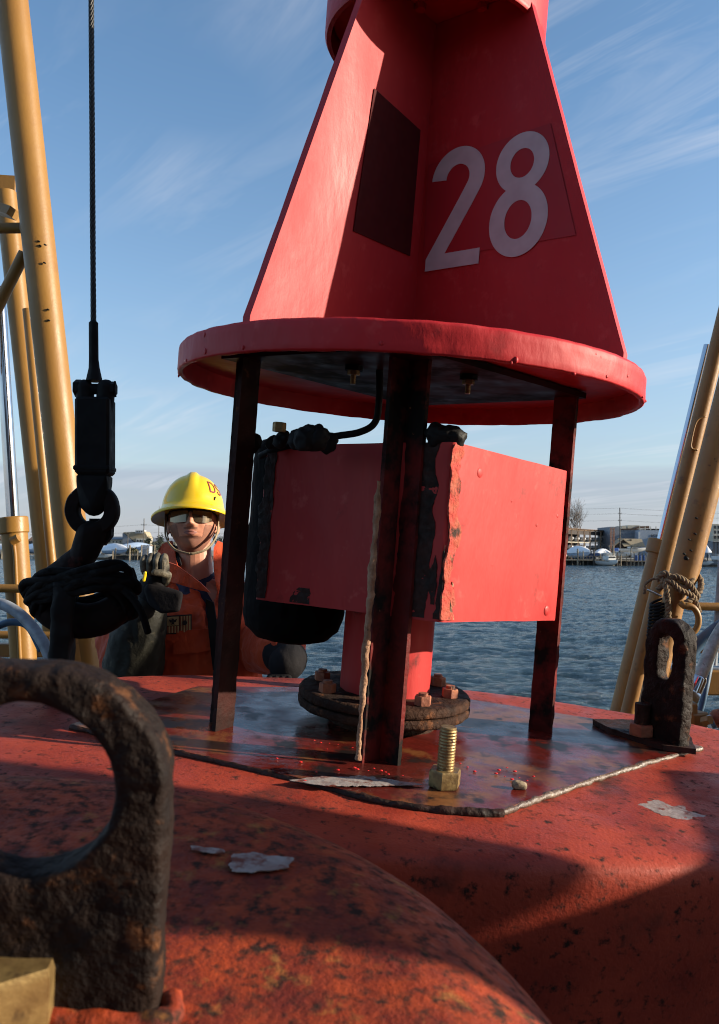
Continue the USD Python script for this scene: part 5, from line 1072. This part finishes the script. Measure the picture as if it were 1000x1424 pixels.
# bare tree behind the rack
def bare_tree(px, ybase, Y, H, label, seed):
    rg = random.Random(seed); b0 = at(px, ybase, Y); t_ = Thing("bare_tree", label, "tree", (b0[0], Y, 1.25)); twigs = []; limbs = []
    def grow(p, d, L_, r, lev):
        n = 4; P = [p]; dd = d / np.linalg.norm(d)
        for i in range(n):
            dd = dd + V(rg.uniform(-1, 1), rg.uniform(-1, 1), rg.uniform(-.2, .7)) * (.16 + .04 * lev); dd /= np.linalg.norm(dd); P.append(P[-1] + dd * L_ / n)
        (limbs if lev < 2 else twigs).append(tube(np.array(P), np.linspace(r, r * .6, n + 1), 5 if lev < 3 else 3, cap=lev < 2))
        if lev < 5:
            for k in range(3 if lev < 4 else 2):
                ax_ = V(rg.uniform(-1, 1), rg.uniform(-1, 1), rg.uniform(-.15, .5)); nd = dd + ax_ * .75
                grow(P[-1 - rg.randint(0, 2) if k else -1], nd, L_ * rg.uniform(.62, .8), r * .62, lev + 1)
    base_ = V(b0[0], Y, 1.25)
    t_.part("trunk", tube([base_, base_ + V(.1, 0, H * .22)], [.34, .26], 10), m_bark)
    for k in range(4): grow(base_ + V(.1, 0, H * .2), V(rg.uniform(-.55, .75), rg.uniform(-.5, .5), 1), H * .30, .21, 0)
    t_.part("limbs", limbs, m_bark, smooth=True); t_.part("twigs", twigs, m_bark, smooth=True)
bare_tree(806, 770, 236, 16.5, "bare leafless tree rising behind the boat rack", 4)
# left shore
hs_ = Thing("gabled_house", "big grey gabled house with tan roof and white dormer on left shore", "house", bx_(187, 772, 222))
A1 = [at(170.3, 742.5, 222), at(171, 740.8, 222), at(189, 756, 222), at(189, 772, 222), at(170.3, 772, 222)]
hs_.part("wall", plate([(p_[0], p_[2]) for p_ in A1][::-1], 6, (0, 228, 0), (1, 0, 0), (0, 0, 1)), m_gray, smooth=False)
hs_.part("roof", plate([tuple(at(x, y, 221.6)[[0, 2]]) for x, y in ((170.5, 740.0), (200.5, 739), (205, 748.5), (189.5, 755.5))][::-1], 5.5, (0, 227.6, 0), (1, 0, 0), (0, 0, 1)), m_tanroof, smooth=False)
hs_.part("front_wall", bpx(189.2, 748.5, 205, 772, 221.8, 5), m_cream, smooth=False); dm_ = hs_.part("dormer", bpx(188.2, 737, 199.3, 741.6, 221.2, 3), m_wht, smooth=False)
for px in (190.6, 193.8, 197): hs_.part("pane", bpx(px - .9, 738.4, px + .9, 740.4, 221.1, .06), m_darkwin, parent=dm_, smooth=False)
for px, py in ((191.5, 752), (195.5, 752), (199.5, 752), (203, 752)):
    f = hs_.part("window_frame", bpx(px - 1.2, py - 1.8, px + 1.2, py + 1.8, 221.7, .06), m_wht, smooth=False); hs_.part("pane", bpx(px - .9, py - 1.5, px + .9, py + 1.5, 221.62, .06), m_darkwin, parent=f, smooth=False)
def low_house(px0, px1, ye, yr, Y, wall, roof, label):
    t_ = Thing("low_house", label, "house", bx_((px0 + px1) / 2, 772, Y)); t_.part("wall", bpx(px0, ye, px1, 774, Y, 7), wall, smooth=False)
    a, b = at(px0 - .8, ye, Y), at(px1 + .8, ye, Y); zr = at(px0, yr, Y)[2]
    for s_1 in (0, 1):
        P4 = [(Y - .4 if not s_1 else Y + 7.4, a[2]), (Y + 3.5, zr), (Y + 3.5, zr + .2), (Y - .4 if not s_1 else Y + 7.4, a[2] + .2)]
        m = plate(P4 if not s_1 else P4[::-1], b[0] - a[0], (0, 0, 0)); m.vertices = np.stack([a[0] + m.vertices[:, 2], m.vertices[:, 0], m.vertices[:, 1]], 1); m.fix_normals(); t_.part("roof", m, roof, smooth=False)
    n = max(2, int((px1 - px0) / 4.5))
    for k in range(n):
        px = px0 + (k + .5) * (px1 - px0) / n; f = t_.part("window_frame", bpx(px - 1, ye + 1.4, px + 1, ye + 4.4, Y - .08, .06), m_wht, smooth=False); t_.part("pane", bpx(px - .75, ye + 1.7, px + .75, ye + 4.1, Y - .15, .06), m_darkwin, parent=f, smooth=False)
low_house(150, 169.5, 750.5, 746.5, 226, m_cream, m_gray, "low cream house with grey roof left of the big gabled house")
low_house(38, 47.5, 754, 747, 226, m_gray, m_brownroof, "low house with brown roof seen beside the buff ram")
low_house(47.8, 62, 752.5, 749, 222, m_cream, m_tanroof, "cream house with tan roof behind the left wrapped boat")
low_house(-14, 6, 751, 745, 224, m_cream, m_brownroof, "cream house with brown roof at the far left edge")
low_house(206, 246, 753.5, 748.5, 232, m_cream, m_gray, "long cream house with grey roof behind the dark evergreens")
motorboat("wrapped_boat", "large white shrink-wrapped boat beside the dark hook on left shore", bx_(163, 772, 209), 9, 3.6, 1.5, m_wrapb, cover=m_wrap, top=1.9, rz=.9)
motorboat("wrapped_boat", "pale blue shrink-wrapped boat before the gabled house", bx_(185, 771, 212), 9, 3.8, 1.6, m_wrapb, cover=m_wrapb, top=1.9, rz=-1.0)
motorboat("wrapped_boat", "white shrink-wrapped boat between the buff ram and tubes", bx_(52, 770, 209), 8, 3.4, 1.4, m_wrapb, cover=m_wrap, top=1.5, rz=1.0)
motorboat("wrapped_boat", "white shrink-wrapped boat at the far left edge", bx_(0, 771, 209), 8, 3.4, 1.5, m_wht, cover=m_wrap, top=1.6, rz=.8)
motorboat("white_boat", "white open boat moored at the left quay beside the hook", bx_(142, 776.5, 202), 6, 2.2, .9, m_wht, rz=1.2)
shd = Thing("shed", "small blue grey shed on the left quay", "shed", bx_(202, 772, 208)); shd.part("wall", bpx(197, 759.5, 207.5, 774, 208, 3), m_palegray, smooth=False); shd.part("roof", bpx(196.3, 758, 208.2, 759.3, 207.7, 3.6), m_brownroof, smooth=False); shd.part("door", bpx(200.5, 763, 204, 774, 207.9, .08), m_gray, smooth=False)
rb_ = np.random.default_rng(4); xs_ = np.linspace(ground(37, 203.4), ground(63, 203.4), 34); rocks = []
for x in xs_:
    for z in (.2, .75):
        b = trimesh.creation.icosphere(1, rb_.uniform(.28, .48)); b.vertices *= 1 + .25 * (rb_.random((len(b.vertices), 1)) - .5); b.apply_translation((x + rb_.uniform(-.2, .2), 203.6 + rb_.uniform(-.3, .3), z)); rocks.append(b)
single("rubble", rocks, m_stone, kind="stuff", label="pale rubble bank at the water between the buff ram and tubes", cat="rocks")
def leafy(name, label, px, ytop, Y, wpx, mat, seed, n=420):
    rg = np.random.default_rng(seed); p = at(px, 772, Y); zt2 = at(px, ytop, Y)[2]; W2 = wpx / FPX * Y; t_ = Thing(name, label, "tree", (p[0], Y, 1.25))
    t_.part("trunk", tube([(p[0], Y, 1.2), (p[0], Y, 1.2 + (zt2 - 1.2) * .6)], [.18, .08], 8), m_bark)
    cl = rg.normal(0, 1, (9, 3)); cl /= np.linalg.norm(cl, axis=1, keepdims=True); cl = cl * rg.uniform(.3, .75, (9, 1)); v = []; f = []
    for k in range(n):
        c = cl[k % 9] + rg.normal(0, .23, 3); q_ = V(p[0] + c[0] * W2 / 2, Y + c[1] * W2 / 2, 1.2 + (zt2 - 1.2) * (.56 + .42 * c[2])); s1 = rg.uniform(.12, .30)
        a, b = rg.normal(0, 1, 3), rg.normal(0, 1, 3); a = a / np.linalg.norm(a) * s1; b = b / np.linalg.norm(b) * s1; i = len(v); v += [q_ - a, q_ + b, q_ + a, q_ - b]; f += [(i, i + 1, i + 2), (i, i + 2, i + 3)]
    m = usdkit.mesh(stage, t_.path + "/crown", (np.array(v) - t_.base, np.array(f)), mat)
leafy("evergreen_tree", "dark evergreen tree right of the utility pole", 206, 744, 216, 13, m_green, 1); leafy("evergreen_tree", "dark evergreen tree nearest the hard hat's brim", 223, 742, 218, 13, m_green, 2)
leafy("evergreen_tree", "low dark evergreen between the two taller ones", 214, 754, 214, 14, m_green, 3); leafy("olive_shrub", "olive shrub on the quay before the gabled house", 184, 758, 205.6, 17, m_olive, 5); leafy("evergreen_tree", "dark evergreen behind the man's shoulder", 305, 742, 220, 16, m_green, 6)
